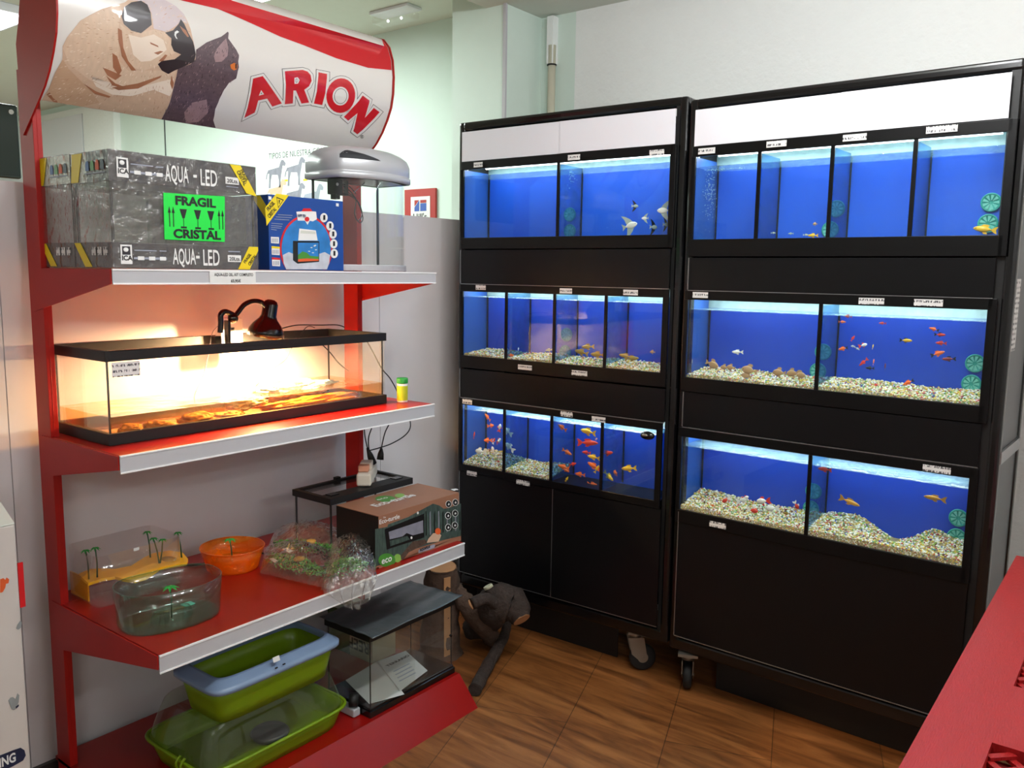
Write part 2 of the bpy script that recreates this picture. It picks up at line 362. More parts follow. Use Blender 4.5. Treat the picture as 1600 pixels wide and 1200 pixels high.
# emergency lamp on the next room's ceiling
a=at(580,18,2,2.75);b=at(656,12,2,2.75)
cx,cy=(a.x+b.x)/2,(a.y+b.y)/2
t=thing('emergency_light','small rectangular emergency lamp with clear cover on the ceiling','emergency light',(cx,cy,2.75))
MB('white_gloss').box(cx-.13,cx+.13,cy-.05,cy+.05,2.735,2.75).build('base_plate',t,bevel=.004)
MB('clear_plastic').box(cx-.12,cx+.12,cy-.045,cy+.045,2.69,2.734).build('cover',t,bevel=.01)
for dx in (-.05,.04): MB('tube_glow').ball((cx+dx,cy,2.705),.006,6).build('bulb',t)
# ================================================================ tank racks
YR,YL=R(-1.5),R(1.3)
OR=Vector((-1.31283345,2.66033606,0)); OL=Vector((-2.30338582,2.63883452,0))
def loc_at(u,v,O,yaw,dep=0):
    n=Vector((-math.sin(yaw),math.cos(yaw),0)); e=Vector((math.cos(yaw),math.sin(yaw),0)); q0=O+n*dep
    d=ray(u,v); t=n.dot(q0-EYEV)/n.dot(d); q=EYEV+d*t-O; return Vector((q.dot(e),dep,q.z))
DEP=.36
def rack(label,O,yaw,W0,W1,top,bot,px0,px1,whites,wsplit,blacks,bsplit,door_z,dsplit,labels,casters,side=None,lines=()):
    t=thing('aquarium_rack',label,'fish tank rack',O,yaw); F=.014
    b=MB('black_gloss'); w=.034
    for x in (W0,W1-w): b.box(x,x+w,F,F+w,bot,top)
    for x in (W0,W1-w): b.box(x,x+w,DEP-w,DEP,bot,top)
    for z0,z1 in ((top-w,top),(bot,bot+.05)):
        b.box(W0+.02,W1-.02,F,F+w,z0,z1); b.box(W0+.02,W1-.02,DEP-w,DEP,z0,z1)
        for x in (W0,W1-w): b.box(x,x+w,F+.02,DEP-.02,z0,z1)
    b.build('frame',t,bevel=.011,local=True,seg=3)
    MB('black_matt').box(W0+.01,W1-.01,DEP-.012,DEP-.002,bot+.02,top-.02).build('back_board',t,local=True)
    for i,x in enumerate((W0+.006,W1-.012)):
        MB('side_grey').box(x,x+.006,F+.03,DEP-.03,bot+.04,top-.03).build('side_panel',t,local=True)
    if side:
        MB('alu').box(W1-.005,W1+.002,F+.02,DEP-.02,side,side+.035).build('side_rail',t,local=True)
        MB('price_print').box(W1-.0055,W1-.004,.07,.13,1.30,1.50).build('paper_notice',t,local=True)
    for x_a,x_b in ((W0+.02,px0+.006),(px1-.004,W1-.02)): MB('black_matt').box(x_a,x_b,.0165,.022,bot+.03,top-.03).build('inner_strip',t,local=True)
    MB('black_matt').box(W0+.03,W1-.26 if O is OL else W1-.03,.119,.125,0,bot-.001).build('kick_board',t,local=True) if O is OL else MB('black_matt').box(.13,W1-.14,.13,.136,0,bot-.001).build('kick_board',t,local=True)
    zs=sorted([z for a in whites+blacks for z in a])
    for z in [a[0] for a in blacks+whites]: MB('black_matt').box(W0+.02,W1-.02,.03,DEP-.02,z-.004,z+.008).build('shelf_board',t,local=True)
    def panels(z0,z1,sp,mt,nm,dy=.004):
        e=[px0]+sp+[px1]
        for i,(a,c) in enumerate(zip(e,e[1:])):
            y=0 if i%2 else dy
            MB(mt).box(a,c+(.006 if i<len(e)-2 else 0),y,y+.004,z0,z1).build(nm,t,local=True)
    for z0,z1 in whites: panels(z0,z1,[wsplit],'white_gloss','sliding_panel')
    for z0,z1 in blacks: panels(z0,z1,bsplit,'black_panel','sliding_panel')
    panels(door_z[0],door_z[1],dsplit,'black_panel','cabinet_door')
    g=MB('alu')
    for z0,z1 in blacks:
        g.box(px0,px1,-.0012,.003,z0-.0035,z0-.0015); g.box(px0-.002,px0,-.0012,.003,z0,z1)
    for x in [px0+.001]+dsplit: g.box(x-.003,x-.001,-.0005,.003,door_z[0],door_z[1])
    g.box(px0,px1,-.0005,.003,door_z[0]-.003,door_z[0]-.001)
    g.build('edge_trim',t,local=True)
    for u,v,wd in labels:
        q=loc_at(u,v,O,yaw); a=random.uniform(-.03,.03); wd/=1000
        l=MB('price_print').box(q.x-wd/2,q.x+wd/2,-.0045,-.003,q.z-.0095,q.z+.0095).build('price_label',t,local=True)
    for x,y,a in casters:
        M=Matrix.Translation((x,y,0))@Matrix.Rotation(a,4,'Z')
        c=MB('steel'); c.T=M; c.box(-.035,.035,-.035,.035,bot-.012,bot-.002); c.cyl((0,0,bot-.03),(0,0,bot-.01),.022)
        for s in (-1,1): c.prism([(s*.018,-.03,bot-.03),(s*.018,.03,bot-.03),(s*.018,.045,.055),(s*.018,.02,.04),(s*.018,-.015,.07)],(s*.003,0,0))
        c.cyl((-.024,.03,.052),(.024,.03,.052),.006,mat='steel')
        cc=c.build('caster',t,local=True)
        k=MB('rubber'); k.T=M; pr=[(.02,-.013),(.044,-.015),(.05,-.009),(.052,0),(.05,.009),(.044,.015),(.02,.013)]
        k.lathe(pr,28,(0,.03,.052),M=Matrix.Rotation(PI/2,4,'Y')); k.cyl((-.012,.03,.052),(.012,.03,.052),.03,mat='steel')
        wl=k.build('wheel',t,local=True); wl.parent=cc
    return t
Lb=[(748,257.6,44),(897.6,246,52),(1027,238.6,55),(752,449,50),(885,454.6,54),(986,457,58),(821,574,66),(906,583,68),(731,627.5,50),(886,647,54),(936,655,58),(738,739.5,52),(818,754,64)]
Rb=[(1105,236,60),(1214,225,64),(1336,215,68),(1472,202,80),(1095,461,56),(1362,470.6,72),(1451,473,76),(1122,820,60),(1464,733,74)]
rackL=rack('tall black wheeled tank rack beside the grey partition, farther of the two',OL,YL,-.02,.978,2.093,.165,.006,.94,[(1.937,2.052)],.477,[(1.452,1.586),(.982,1.100)],[.479],(.228,.664),[.479],Lb,[(.82,.07,R(-50)),(.10,.10,R(20)),(.06,.30,0),(.90,.30,0)])
rackR=rack('tall black wheeled tank rack with grey side, nearer of the two',OR,YR,-.008,.986,2.078,.155,.020,.937,[(1.923,2.040)],.496,[(1.449,1.556),(.977,1.098)],[.455],(.217,.672),[],Rb,[(.060,.04,R(25)),(.92,.06,R(10)),(.06,.30,0),(.90,.30,0)],side=.985)
ID=.165      # seen depth of water
def tank(label,O,yaw,x0,x1,z0,z1,divs,trim,discs=(),clear_h=.030,bubbles=(),tint=None,panes=()):
    t=thing('aquarium',label,'aquarium',O,yaw)
    zt,zb=trim
    f=MB('black_trim')
    f.box(x0-.012,x1+.012,.0,.012,z1,zt); f.box(x0-.012,x1+.012,.0,.012,zb,z0)
    f.box(x0-.012,x0,.0,.010,z0,z1); f.box(x1,x1+.022,.0,.010,zb,zt)
    f.box(x0-.012,x1+.012,.012,ID+.03,zb,zb+.006)
    f.build('frame',t,local=True,bevel=.0015)
    MB('tank_glass').box(x0,x1,.006,.010,z0,z1).build('front_glass',t,local=True)
    for d in divs:
        MB('black_trim').box(d-.006,d+.006,.001,.0058,z0,z1).build('divider_strip',t,local=True)
        MB('tank_divider').box(d-.002,d+.002,.0102,ID,z0,z1-.004).build('divider_pane',t,local=True)
    wl=z1-clear_h
    MB('blue_back' if z0>1.5 else 'blue_back_dimmed').box(x0-.006,x1+.006,ID+.001,ID+.006,z0-.02,wl).build('blue_background',t,local=True)
    b=MB('tank_pale'); b.box(x0-.006,x1+.006,ID+.0065,ID+.010,z0,z1+.03)
    b.build('rear_glass',t,local=True)
    MB('blue_side').box(x0-.008,x0-.002,.011,ID,z0,z1).build('side_glass',t,local=True)
    MB('tank_divider').box(x1+.002,x1+.008,.011,ID,z0,z1).build('side_glass',t,local=True)
    MB('black_trim').box(x0-.01,x1+.01,.011,ID,z0-.012,z0-.006).build('base_plate',t,local=True)
    MB('water_top').box(x0,x1,.0105,ID-.001,wl-.002,wl).build('water',t,local=True)
    for d in [x0]+list(divs): MB('black_trim').box(d+.003,d+.007,ID-.006,ID,z0,wl).build('corner_seam',t,local=True)
    h=MB('tank_pale').box(x0-.01,x1+.01,.02,ID+.01,z1+.024,z1+.03); h.build('lid',t,local=True)
    MB('tube_glow').cyl((x0+.03,.11,z1+.016),(x1-.03,.11,z1+.016),.006).build('light_tube',t,local=True)
    for dx,dz in discs:
        k=MB('teal_disc'); n=28; r=.027; y=ID-.006
        k.lathe([(.0,-.004),(r,-.004),(r,.0),(r*.88,.002),(r*.84,0),(0,0)],n,(dx,y,dz),M=Matrix.Rotation(PI/2,4,'X'))
        for q in range(9):
            a=2*PI*q/9; ca,sa=math.cos(a),math.sin(a)
            k.prism([(dx+ca*.006-sa*.001,y-.0005,dz+sa*.006+ca*.001),(dx+ca*.006+sa*.001,y-.0005,dz+sa*.006-ca*.001),(dx+ca*.021+sa*.0045,y-.0005,dz+sa*.021-ca*.0045),(dx+ca*.021-sa*.0045,y-.0005,dz+sa*.021+ca*.0045)],(0,-.0015,0),'teal_light')
        k.build('strainer_disc',t,local=True)
    if bubbles:
        k=MB('tank_pale')
        for (bx,bz,sx,sz,nb) in bubbles:
            for _ in range(nb): k.ball((bx+random.gauss(0,sx),.08+random.gauss(0,.01),min(wl-.004,bz+random.gauss(0,sz))),random.uniform(.0007,.0017),4)
        tag(k.build('air_bubbles',t,local=True),kind='stuff')
    for p in panes: MB('tank_divider').box(p-.002,p+.002,.0102,ID,z0,wl).build('divider_pane',t,local=True)
    # the lamp over the water
    l=bpy.data.lights.new('aquarium_light','AREA'); l.shape='RECTANGLE'; l.size=x1-x0-.04; l.size_y=.07; l.energy=TANKP*(.85 if z0>1.5 else .66 if z0>1 else .55); l.color=(.90,.96,1)
    o=bpy.data.objects.new('aquarium_light',l); COL.objects.link(o); o.parent=t; o.location=((x0+x1)/2,.085,z1+.012)
    return t
TANKP=3.5
la=lambda u,v:(loc_at(u,v,OL,YL,ID-.01).x,loc_at(u,v,OL,YL,ID-.01).z)
ra=lambda u,v:(loc_at(u,v,OR,YR,ID-.01).x,loc_at(u,v,OR,YR,ID-.01).z)
lb=lambda u,v:loc_at(u,v,OL,YL,.08); rb=lambda u,v:loc_at(u,v,OR,YR,.08)
q=lb(892,283); q2=rb(1108,300); q3=rb(1105,275)
tank('two-part blue tank with silvery angelfish, top row of the farther rack',OL,YL,.018,.925,1.635,1.904,[.473],(1.935,1.590),[la(889,335),la(889,361)],.024,[(q.x,q.z+.02,.007,.020,45)])
tank('four-part tank over pale gravel, middle row of the farther rack',OL,YL,.017,.917,1.156,1.419,[.239,.467,.691],(1.448,1.106),[la(884,523),la(882,550)],.020)
tank('four-part goldfish tank, bottom row of the farther rack',OL,YL,.015,.911,.695,.951,[.237,.465,.690],(.978,.666),(),.020)
tank('four-part blue tank without gravel, top row of the nearer rack',OR,YR,.029,.938,1.617,1.888,[.251,.480,.712],(1.921,1.560),[ra(1306,326),ra(1296,359),ra(1548,316),ra(1543,349)],.032,[(q2.x,q2.z-.005,.014,.05,220),(q3.x+.05,rb(1100,262).z,.05,.004,60)])
tank('two-part tank with many small orange fish, middle row of the nearer rack',OR,YR,.021,.927,1.149,1.415,[.473],(1.446,1.100),[ra(1285,550),ra(1277,580),ra(1523,568),ra(1517,600)],.032,[(rb(1288,505).x,rb(1288,505).z,.003,.02,25)])
tank('two-part tank with high gravel mounds, bottom row of the nearer rack',OR,YR,.0185,.918,.680,.941,[.469],(.972,.634),[ra(1270,768),ra(1266,795),ra(1497,810),ra(1494,840)],.032)
# magnet cleaner on the glass of the goldfish tank
q=loc_at(1013,680,OL,YL,0); t=thing('magnet_cleaner','black oval magnet glass cleaner on the goldfish tank','aquarium cleaner',MW[rackL.name]@Vector((q.x,-.001,q.z)),YL)
b=MB('black_gloss'); b.lathe([(0,-.0),(.026,-.0),(.028,-.006),(.024,-.014),(.012,-.018),(0,-.019)],28,(0,0,0),M=Matrix.Rotation(-PI/2,4,'X'),sy=.55); b.build('body',t,local=True)
b=MB('steel'); b.lathe([(0,0),(.012,0),(.010,-.003),(0,-.004)],20,(-.004,-.0185,.002),M=Matrix.Rotation(-PI/2,4,'X'),sy=.45); b.build('grip',t,local=True)
# ---------------------------------------------------------------- gravel
random.seed(4)
ICO=[];_p=(1+5**.5)/2
for a in (-1,1):
    for b_ in (-_p,_p): ICO+=[(0,a,b_),(a,b_,0),(b_,0,a)]
bmI=bmesh.new()
for q in ICO: bmI.verts.new(Vector(q).normalized())
bmesh.ops.convex_hull(bmI,input=bmI.verts); bmI.verts.index_update()
IV=[v.co.copy() for v in bmI.verts]; IF=[tuple(v.index for v in f.verts) for f in bmI.faces]; bmI.free()
def gravel(label,O,yaw,x0,x1,z0,hf,n):
    b=MB('pebble_0'); b.fixn=False; nx=40; ny=8
    b.grid(lambda i,j:(x0+(x1-x0)*i,.011+(ID-.013)*j,z0+hf(i,j)-.003),nx,ny,'pebble_gap')
    b.grid(lambda i,j:(x0+(x1-x0)*i,.0112,z0+max(.0005,(hf(i,0)-.003))*j),nx,1,'pebble_gap')
    W=[5,4,2,1.6,.6,5,1.2,1]
    names=['pebble_%d'%i for i in range(8)]
    for k in range(n):
        i=random.random(); j=random.random()**1.1
        if hf(i,j)<.004: continue
        if random.random()<.42: j=.0; z=random.uniform(0.001,hf(i,0))
        else: z=hf(i,j)
        r=random.uniform(.0024,.0042); s=(r*random.uniform(.8,1.3),r*random.uniform(.7,1.2),r*random.uniform(.6,1))
        c=Vector((x0+.003+(x1-x0-.006)*i,max(.014,.011+(ID-.015)*j),z0+z-.001)); M=Matrix.Rotation(random.uniform(0,6.28),3,'Z')@Matrix.Rotation(random.uniform(-.6,.6),3,'X')
        b.add([M@Vector((v.x*s[0],v.y*s[1],v.z*s[2]))+c for v in IV],IF,random.choices(names,W)[0],True)
    root=thing('aquarium_gravel',label,'gravel',O,yaw); root['kind']='stuff'
    o=b.build('pebble_bed',root,local=True); o['kind']='stuff'
sm=lambda a,b,x:(lambda t:t*t*(3-2*t))(min(1,max(0,(x-a)/(b-a))))
gravel('thin pale gravel bed of the four-part middle tank, farther rack',OL,YL,.018,.916,1.156,lambda i,j:.008+.012*j+.003*math.sin(i*19),3900)
gravel('brownish sloping gravel in the left half of the goldfish tank',OL,YL,.016,.462,.695,lambda i,j:.011+.026*j+.008*math.sin(i*6+1)*j,2850)
gravel('pale speckled gravel bed of the middle tank, nearer rack',OR,YR,.022,.926,1.149,lambda i,j:.011+.016*j+.003*math.sin(i*13),5100)
def mound(i,j):
    h=.016+.022*j
    if i>.52:
        k=(i-.52)/.48; d=math.exp(-((k-.50)/.17)**2)*sm(.15,.5,j)
        h=(.020+.026*j*(1-.3*k))*(1-.93*d)
        h+=.014*math.exp(-((k-.20)/.14)**2)*j+.018*math.exp(-((k-.75)/.1)**2)*j
    else: h+=.003*math.sin(i*17)+.010*j*(1-sm(.0,.22,i))
    return h
gravel('deep mounded rainbow gravel of the bottom tank, nearer rack',OR,YR,.020,.917,.680,mound,7500)
# ================================================================ fish
def fish_proto(kind,body,tail=None,fin=None):
    tail=tail or body; fin=fin or tail; t=thing('fish','x','fish')
    H,W={'slim':(.34,.22),'round':(.56,.40),'disc':(.62,.20),'angel':(.50,.15),'long':(.26,.18)}[kind]
    pr=[(-.46,.05),(-.40,.12),(-.28,.30),(-.12,.46),(.05,.50),(.2,.46),(.33,.36),(.43,.22),(.5,.04)]
    vs=[];n=10
    for x,r in pr:
        for k in range(n):
            a=2*PI*k/n; vs.append((x,W*r*math.cos(a),H*r*math.sin(a)))
    fs=[(i*n+k,i*n+(k+1)%n,(i+1)*n+(k+1)%n,(i+1)*n+k) for i in range(len(pr)-1) for k in range(n)]
    b=MB('fish_'+body); b.add(vs,fs,None,True); b.add(vs[:n],[tuple(range(n))]); b.add(vs[-n:],[tuple(range(n))])
    for s in (-1,1): b.ball((.36,s*W*.30,H*.08),.028,4,'fish_black')
    b.build('body',t,local=True)
    k=1.5 if kind=='round' else 1
    tl={'angel':[(-.42,0,.05),(-.72,0,.26),(-.66,0,0),(-.72,0,-.26),(-.42,0,-.05)],'round':[(-.40,0,.06),(-.70,0,.30),(-.92,0,.34),(-.78,0,.02),(-.95,0,-.26),(-.70,0,-.28),(-.40,0,-.06)]}.get(kind,[(-.42,0,.04),(-.60,0,.17),(-.72,0,.20),(-.64,0,0),(-.72,0,-.20),(-.60,0,-.17),(-.42,0,-.04)])
    tf=MB('fish_'+tail); tf.prism([(x,-.010,z) for x,_,z in tl],(0,.02,0)); tf.build('tail_fin',t,local=True)
    d=MB('fish_'+fin)
    if kind=='angel':
        d.prism([(-.32,-.012,.10),(.20,-.012,.20),(.02,-.012,.46),(-.30,-.012,.72),(-.62,-.012,.86),(-.42,-.012,.50)],(0,.024,0)); d2=MB('fish_'+fin).prism([(-.32,-.012,-.10),(.20,-.012,-.20),(.02,-.012,-.46),(-.30,-.012,-.74),(-.60,-.012,-.90),(-.42,-.012,-.50)],(0,.024,0))
    else:
        h=H*.5; d.prism([(-.22,-.01,h*.70),(.14,-.01,h*.92),(.02,-.01,h*1.5),(-.20,-.01,h*1.55),(-.30,-.01,h*1.2)],(0,.02,0)); d2=MB('fish_'+fin).prism([(-.18,-.01,-h*.75),(.04,-.01,-h*.9),(-.08,-.01,-h*1.55),(-.26,-.01,-h*1.5)],(0,.02,0))
    d.build('dorsal_fin',t,local=True); d2.build('belly_fin',t,local=True)
    return t
PROTO={}
def fish(key,u,v,px,tilt,turn,label,side,group,dep=None):
    """px = length seen; tilt = nose-up degrees; turn = heading, 0 right / 180 left"""
    O,yaw=(OL,YL) if side=='L' else (OR,YR)
    dep=dep or (.024 if group in ('fancy goldfish','tan gouramis','fish of the farther middle tank') else random.uniform(.04,.09))
    q=loc_at(u,v,O,yaw,dep); M=Matrix.Translation(O)@Matrix.Rotation(yaw,4,'Z'); loc=M@q
    d=(loc-EYEV).dot(FWD); Lm=px/FPX*d*1.05*(1.15 if abs(turn)<200 else 1)
    first=key not in PROTO
    if first: PROTO[key]=fish_proto(*key)
    rot=(0,R(-tilt),yaw+R(turn)); 
    if first: o=PROTO[key]; o.location=loc; o.rotation_euler=rot; o['label']=label; o['group']=group
    else: o=copy_tree(PROTO[key],loc,rot,label,group)
    s=Lm/1.15; o.scale=(s,s,s); return o
random.seed(9)
S_=('slim','orange');A=('angel','silver','silver','black')
A2=('angel','white','silver','silver'); T=('disc','tan'); O1=('slim','orange'); OB=('slim','orange','black','orange'); RD=('slim','red'); GD=('slim','olive'); YW=('slim','yellow'); WH=('slim','white')
GO=('slim','gold'); VE=('round','white','white'); RW=('round','red','white','white'); WR=('round','white','red','red'); YB=('slim','yellow','black'); WB=('slim','wine','black'); RB=('slim','red','black'); PK=('slim','pink'); RO=('round','orange'); SV=('slim','silver'); BK=('slim','black')
F=[
# side L, top
(A,993,322,10,0,60,'small angelfish highest in the top tank of the farther rack','L','angelfish'),
(A2,986,352,20,15,8,'large pale angelfish lowest left of the angelfish group','L','angelfish'),
(A2,1007,341,10,0,200,'little yellowish angelfish between the large pale one and the tank edge','L','angelfish'),
(A,1022,355,14,0,75,'thin angelfish seen head-on near the tank floor','L','angelfish'),
(A2,1036,329,18,0,190,'big greenish angelfish at the right edge of the top tank','L','angelfish'),
(A,1041,351,12,0,80,'angelfish half hidden behind the right tank frame','L','angelfish'),
# L middle
(WH,810,545,8,20,120,'white fish hovering over gravel in the second compartment, left one','L','fish of the farther middle tank'),
(SV,857,547,10,-10,190,'silver fish nosing the divider in the second compartment','L','fish of the farther middle tank'),
(GD,907,550,20,10,180,'olive fish, lowest left of the three under the strainer','L','fish of the farther middle tank'),
(GD,917,542,18,-5,185,'olive fish, highest of the three in the third compartment','L','fish of the farther middle tank'),
(GD,932,554,20,0,182,'olive fish, rightmost in the third compartment','L','fish of the farther middle tank'),
(GD,976,556,20,10,200,'olive fish, left of the pair in the fourth compartment','L','fish of the farther middle tank'),
(GD,989,560,18,5,15,'olive fish, right of the pair in the fourth compartment','L','fish of the farther middle tank'),
(T,1019,550,7,0,180,'tiny brown fish alone against the blue in the fourth compartment','L','fish of the farther middle tank'),
(O1,799,555,9,0,10,'faint orange fish on the gravel by the first divider','L','fish of the farther middle tank'),
# L bottom first
(O1,761,651,13,35,170,'slim orange goldfish highest in the first compartment','L','goldfish of the farther bottom tank'),
(RO,768,665,8,10,20,'small pinkish orange goldfish under the highest one','L','goldfish of the farther bottom tank'),
(WR,781,667,9,80,20,'upright white and orange goldfish beside the first divider','L','goldfish of the farther bottom tank'),
(VE,792,673,13,30,180,'white fantail crossing behind the first divider, upper one','L','goldfish of the farther bottom tank'),
(RD,741,679,9,75,100,'small red upright goldfish left of the school','L','goldfish of the farther bottom tank'),
(WR,729,683,6,0,90,'tiny white goldfish by the left frame','L','goldfish of the farther bottom tank'),
(RO,761,688,11,0,210,'round orange goldfish in the middle of the school','L','goldfish of the farther bottom tank'),
(RW,772,688,7,60,90,'small red-headed goldfish facing forward','L','goldfish of the farther bottom tank'),
(WR,780,688,10,20,100,'pale goldfish hugging the first divider','L','goldfish of the farther bottom tank'),
(VE,795,697,13,40,190,'white fantail crossing behind the first divider, lower one','L','goldfish of the farther bottom tank'),
(VE,770,702,10,45,150,'cream goldfish above the gravel near the divider','L','goldfish of the farther bottom tank'),
(VE,749,705,14,0,190,'white fantail goldfish low over the gravel','L','goldfish of the farther bottom tank'),
(RD,779,721,6,0,0,'red speck of a goldfish lying on the gravel','L','goldfish of the farther bottom tank'),
(GO,807,732,15,10,180,'gold fish on the gravel of the second compartment, left one','L','goldfish of the farther bottom tank'),
(YW,813,735,10,25,170,'yellow fish on the gravel of the second compartment, right one','L','goldfish of the farther bottom tank'),
(WR,793,712,6,0,120,'tiny pale goldfish low beside the divider in the second compartment','L','goldfish of the farther bottom tank'),
# L bottom third
(O1,877,667,15,25,180,'orange goldfish in the upper left corner of the third compartment','L','goldfish of the farther bottom tank'),
(YW,917,674,23,5,175,'yellow goldfish highest in the third compartment','L','goldfish of the farther bottom tank'),
(('long','red'),921,692,30,5,0,'long red goldfish across the middle of the third compartment','L','goldfish of the farther bottom tank'),
(PK,932,686,8,0,100,'small pink goldfish above the long red one','L','goldfish of the farther bottom tank'),
(O1,887,707,15,-20,0,'orange goldfish heading right at the left of the third compartment','L','goldfish of the farther bottom tank'),
(RD,915,707,13,0,180,'dim red goldfish under the long red one','L','goldfish of the farther bottom tank'),
(YW,926,714,17,5,185,'yellow goldfish under the long red one','L','goldfish of the farther bottom tank'),
(RD,950,708,17,15,0,'dim red goldfish just past the third divider','L','goldfish of the farther bottom tank'),
(O1,926,727,19,20,180,'big orange goldfish low at the third divider','L','goldfish of the farther bottom tank'),
(O1,879,729,16,10,190,'orange goldfish, left of the low left cluster','L','goldfish of the farther bottom tank'),
(YW,933,732,12,60,10,'yellow goldfish diving beside the third divider','L','goldfish of the farther bottom tank'),
(RD,896,725,11,20,0,'dim orange-red goldfish in the centre of the third compartment','L','goldfish of the farther bottom tank'),
(O1,905,741,15,0,180,'orange goldfish alone low in the third compartment','L','goldfish of the farther bottom tank'),
(O1,885,735,10,-30,30,'orange goldfish, right of the low left cluster','L','goldfish of the farther bottom tank'),
(O1,927,757,15,0,0,'orange goldfish lowest in the third compartment','L','goldfish of the farther bottom tank'),
(YW,886,748,7,60,30,'tiny yellow goldfish under the low left cluster','L','goldfish of the farther bottom tank'),
(YW,952,745,17,-38,0,'yellow goldfish nose-down at the left of the fourth compartment','L','goldfish of the farther bottom tank'),
(RO,961,738,10,10,140,'round orange goldfish behind the yellow one in the fourth compartment','L','goldfish of the farther bottom tank'),
(YW,981,732,21,-10,180,'yellow goldfish alone in the fourth compartment','L','goldfish of the farther bottom tank'),
# R top
(SV,1209,364,6,0,20,'tiny striped fish on the floor of the second compartment, left one','R','fish of the nearer top tank'),
(SV,1235,365,7,0,180,'tiny striped fish on the floor of the second compartment, middle one','R','fish of the nearer top tank'),
(SV,1260,367,7,0,30,'tiny striped fish on the floor of the second compartment, right one','R','fish of the nearer top tank'),
(T,1273,350,6,0,180,'tiny brown fish floating by the second divider, nearer rack top tank','R','fish of the nearer top tank'),
(YW,1269,368,13,0,180,'yellow-brown fish on the floor beside the second divider','R','fish of the nearer top tank'),
(YW,1536,358,27,8,180,'bright yellow fish in the lower right corner of the nearer top tank','R','fish of the nearer top tank'),
# R middle left
(WH,1151,550,15,-2,180,'white fish floating alone above the tan school','R','fish of the nearer middle tank'),
(SV,1081,565,8,80,90,'small grey fish by the left frame of the nearer middle tank','R','fish of the nearer middle tank'),
(T,1114,570,18,-18,0,'tan gourami, first from the left over the gravel','R','tan gouramis'),
(T,1131,574,11,0,180,'tan gourami, second from the left over the gravel','R','tan gouramis'),
(T,1141,574,12,5,175,'tan gourami, third from the left over the gravel','R','tan gouramis'),
(T,1169,578,20,10,185,'tan gourami, fourth from the left over the gravel','R','tan gouramis'),
(T,1165,587,14,10,185,'pale tan gourami touching the gravel below the others','R','tan gouramis'),
(T,1216,582,17,0,180,'tan gourami, third from the right over the gravel','R','tan gouramis'),
(T,1237,583,16,-12,185,'tan gourami, second from the right over the gravel','R','tan gouramis'),
(T,1251,586,15,-5,0,'tan gourami nearest the divider','R','tan gouramis'),
# R middle right
(RD,1324,494,10,5,180,'red platy highest on the left of the school','R','small platys'),
(O1,1317,503,9,0,20,'orange platy just below the highest left one','R','small platys'),
(RD,1378,505,9,0,180,'red platy alone near the top centre','R','small platys'),
(RD,1333,528,8,60,30,'small red triangular platy above the yellow-white group','R','small platys'),
(OB,1316,545,13,-15,170,'orange platy with black tail by the divider','R','small platys'),
(WH,1332,541,7,0,150,'cream platy, leftmost of the pale group','R','small platys'),
(SV,1340,545,7,-30,0,'light blue platy in the pale group','R','small platys'),
(WR,1350,539,9,20,20,'white platy with red belly in the pale group','R','small platys'),
(YW,1364,541,7,60,90,'small yellow platy, rightmost of the pale group','R','small platys'),
(('long','red'),1348,567,14,-45,180,'long red platy slanting steeply low on the left','R','small platys'),
(BK,1358,575,11,0,180,'dark platy touching the slanting red one','R','small platys'),
(O1,1365,565,8,70,90,'small orange platy standing upright','R','small platys'),
(WB,1383,572,9,80,100,'wine red platy standing upright','R','small platys'),
(YB,1417,532,15,0,0,'yellow platy with black side in the tank centre','R','small platys'),
(OB,1458,514,12,15,190,'orange platy with black tail, highest of the right column','R','small platys'),
(RB,1470,523,13,0,0,'red platy with black tail, second of the right column','R','small platys'),
(RD,1469,536,13,0,180,'plain red platy, third of the right column','R','small platys'),
(OB,1467,552,17,22,0,'orange platy with black tail, fourth of the right column','R','small platys'),
(WB,1481,561,16,-5,180,'dark wine platy, lowest of the right column','R','small platys'),
(OB,1418,598,14,-30,180,'orange platy nose-up low above the gravel','R','small platys'),
(RD,1370,603,13,0,0,'red platy lying on the gravel on the left','R','small platys'),
(RD,1396,618,8,30,0,'small red platy lowest on the gravel','R','small platys'),
# R bottom
(RW,1133,782,11,-35,180,'red and white fancy goldfish leftmost over the mound','R','fancy goldfish'),
(VE,1162,781,13,20,20,'white fantail with trailing fins near the tank centre','R','fancy goldfish'),
(WR,1166,777,8,20,10,'pale goldfish with red cheeks behind the white fantail','R','fancy goldfish'),
(WR,1190,783,16,-12,180,'white goldfish with red head, right of the fantails','R','fancy goldfish'),
(VE,1204,794,16,-10,180,'white goldfish resting on the gravel under the red-headed one','R','fancy goldfish'),
(RW,1178,798,13,0,0,'orange and white goldfish half buried in gravel','R','fancy goldfish'),
(RW,1245,791,10,-60,30,'small red-white goldfish beside the divider','R','fancy goldfish'),
(O1,1114,790,6,0,0,'tiny orange goldfish on the left of the gravel','R','fancy goldfish'),
(GD,1228,802,10,0,180,'brown fish lying on the gravel near the divider','R','fancy goldfish'),
(RD,1287,733,17,0,180,'red goldfish at the surface of the right compartment','R','fish of the nearer bottom tank'),
(('long','gold'),1330,785,26,-15,0,'golden fish left in the right compartment, heading down','R','fish of the nearer bottom tank'),
(('long','gold'),1458,778,26,2,180,'golden fish right in the right compartment, level','R','fish of the nearer bottom tank'),
]
for f in F: fish(*f)
LAMPP=88
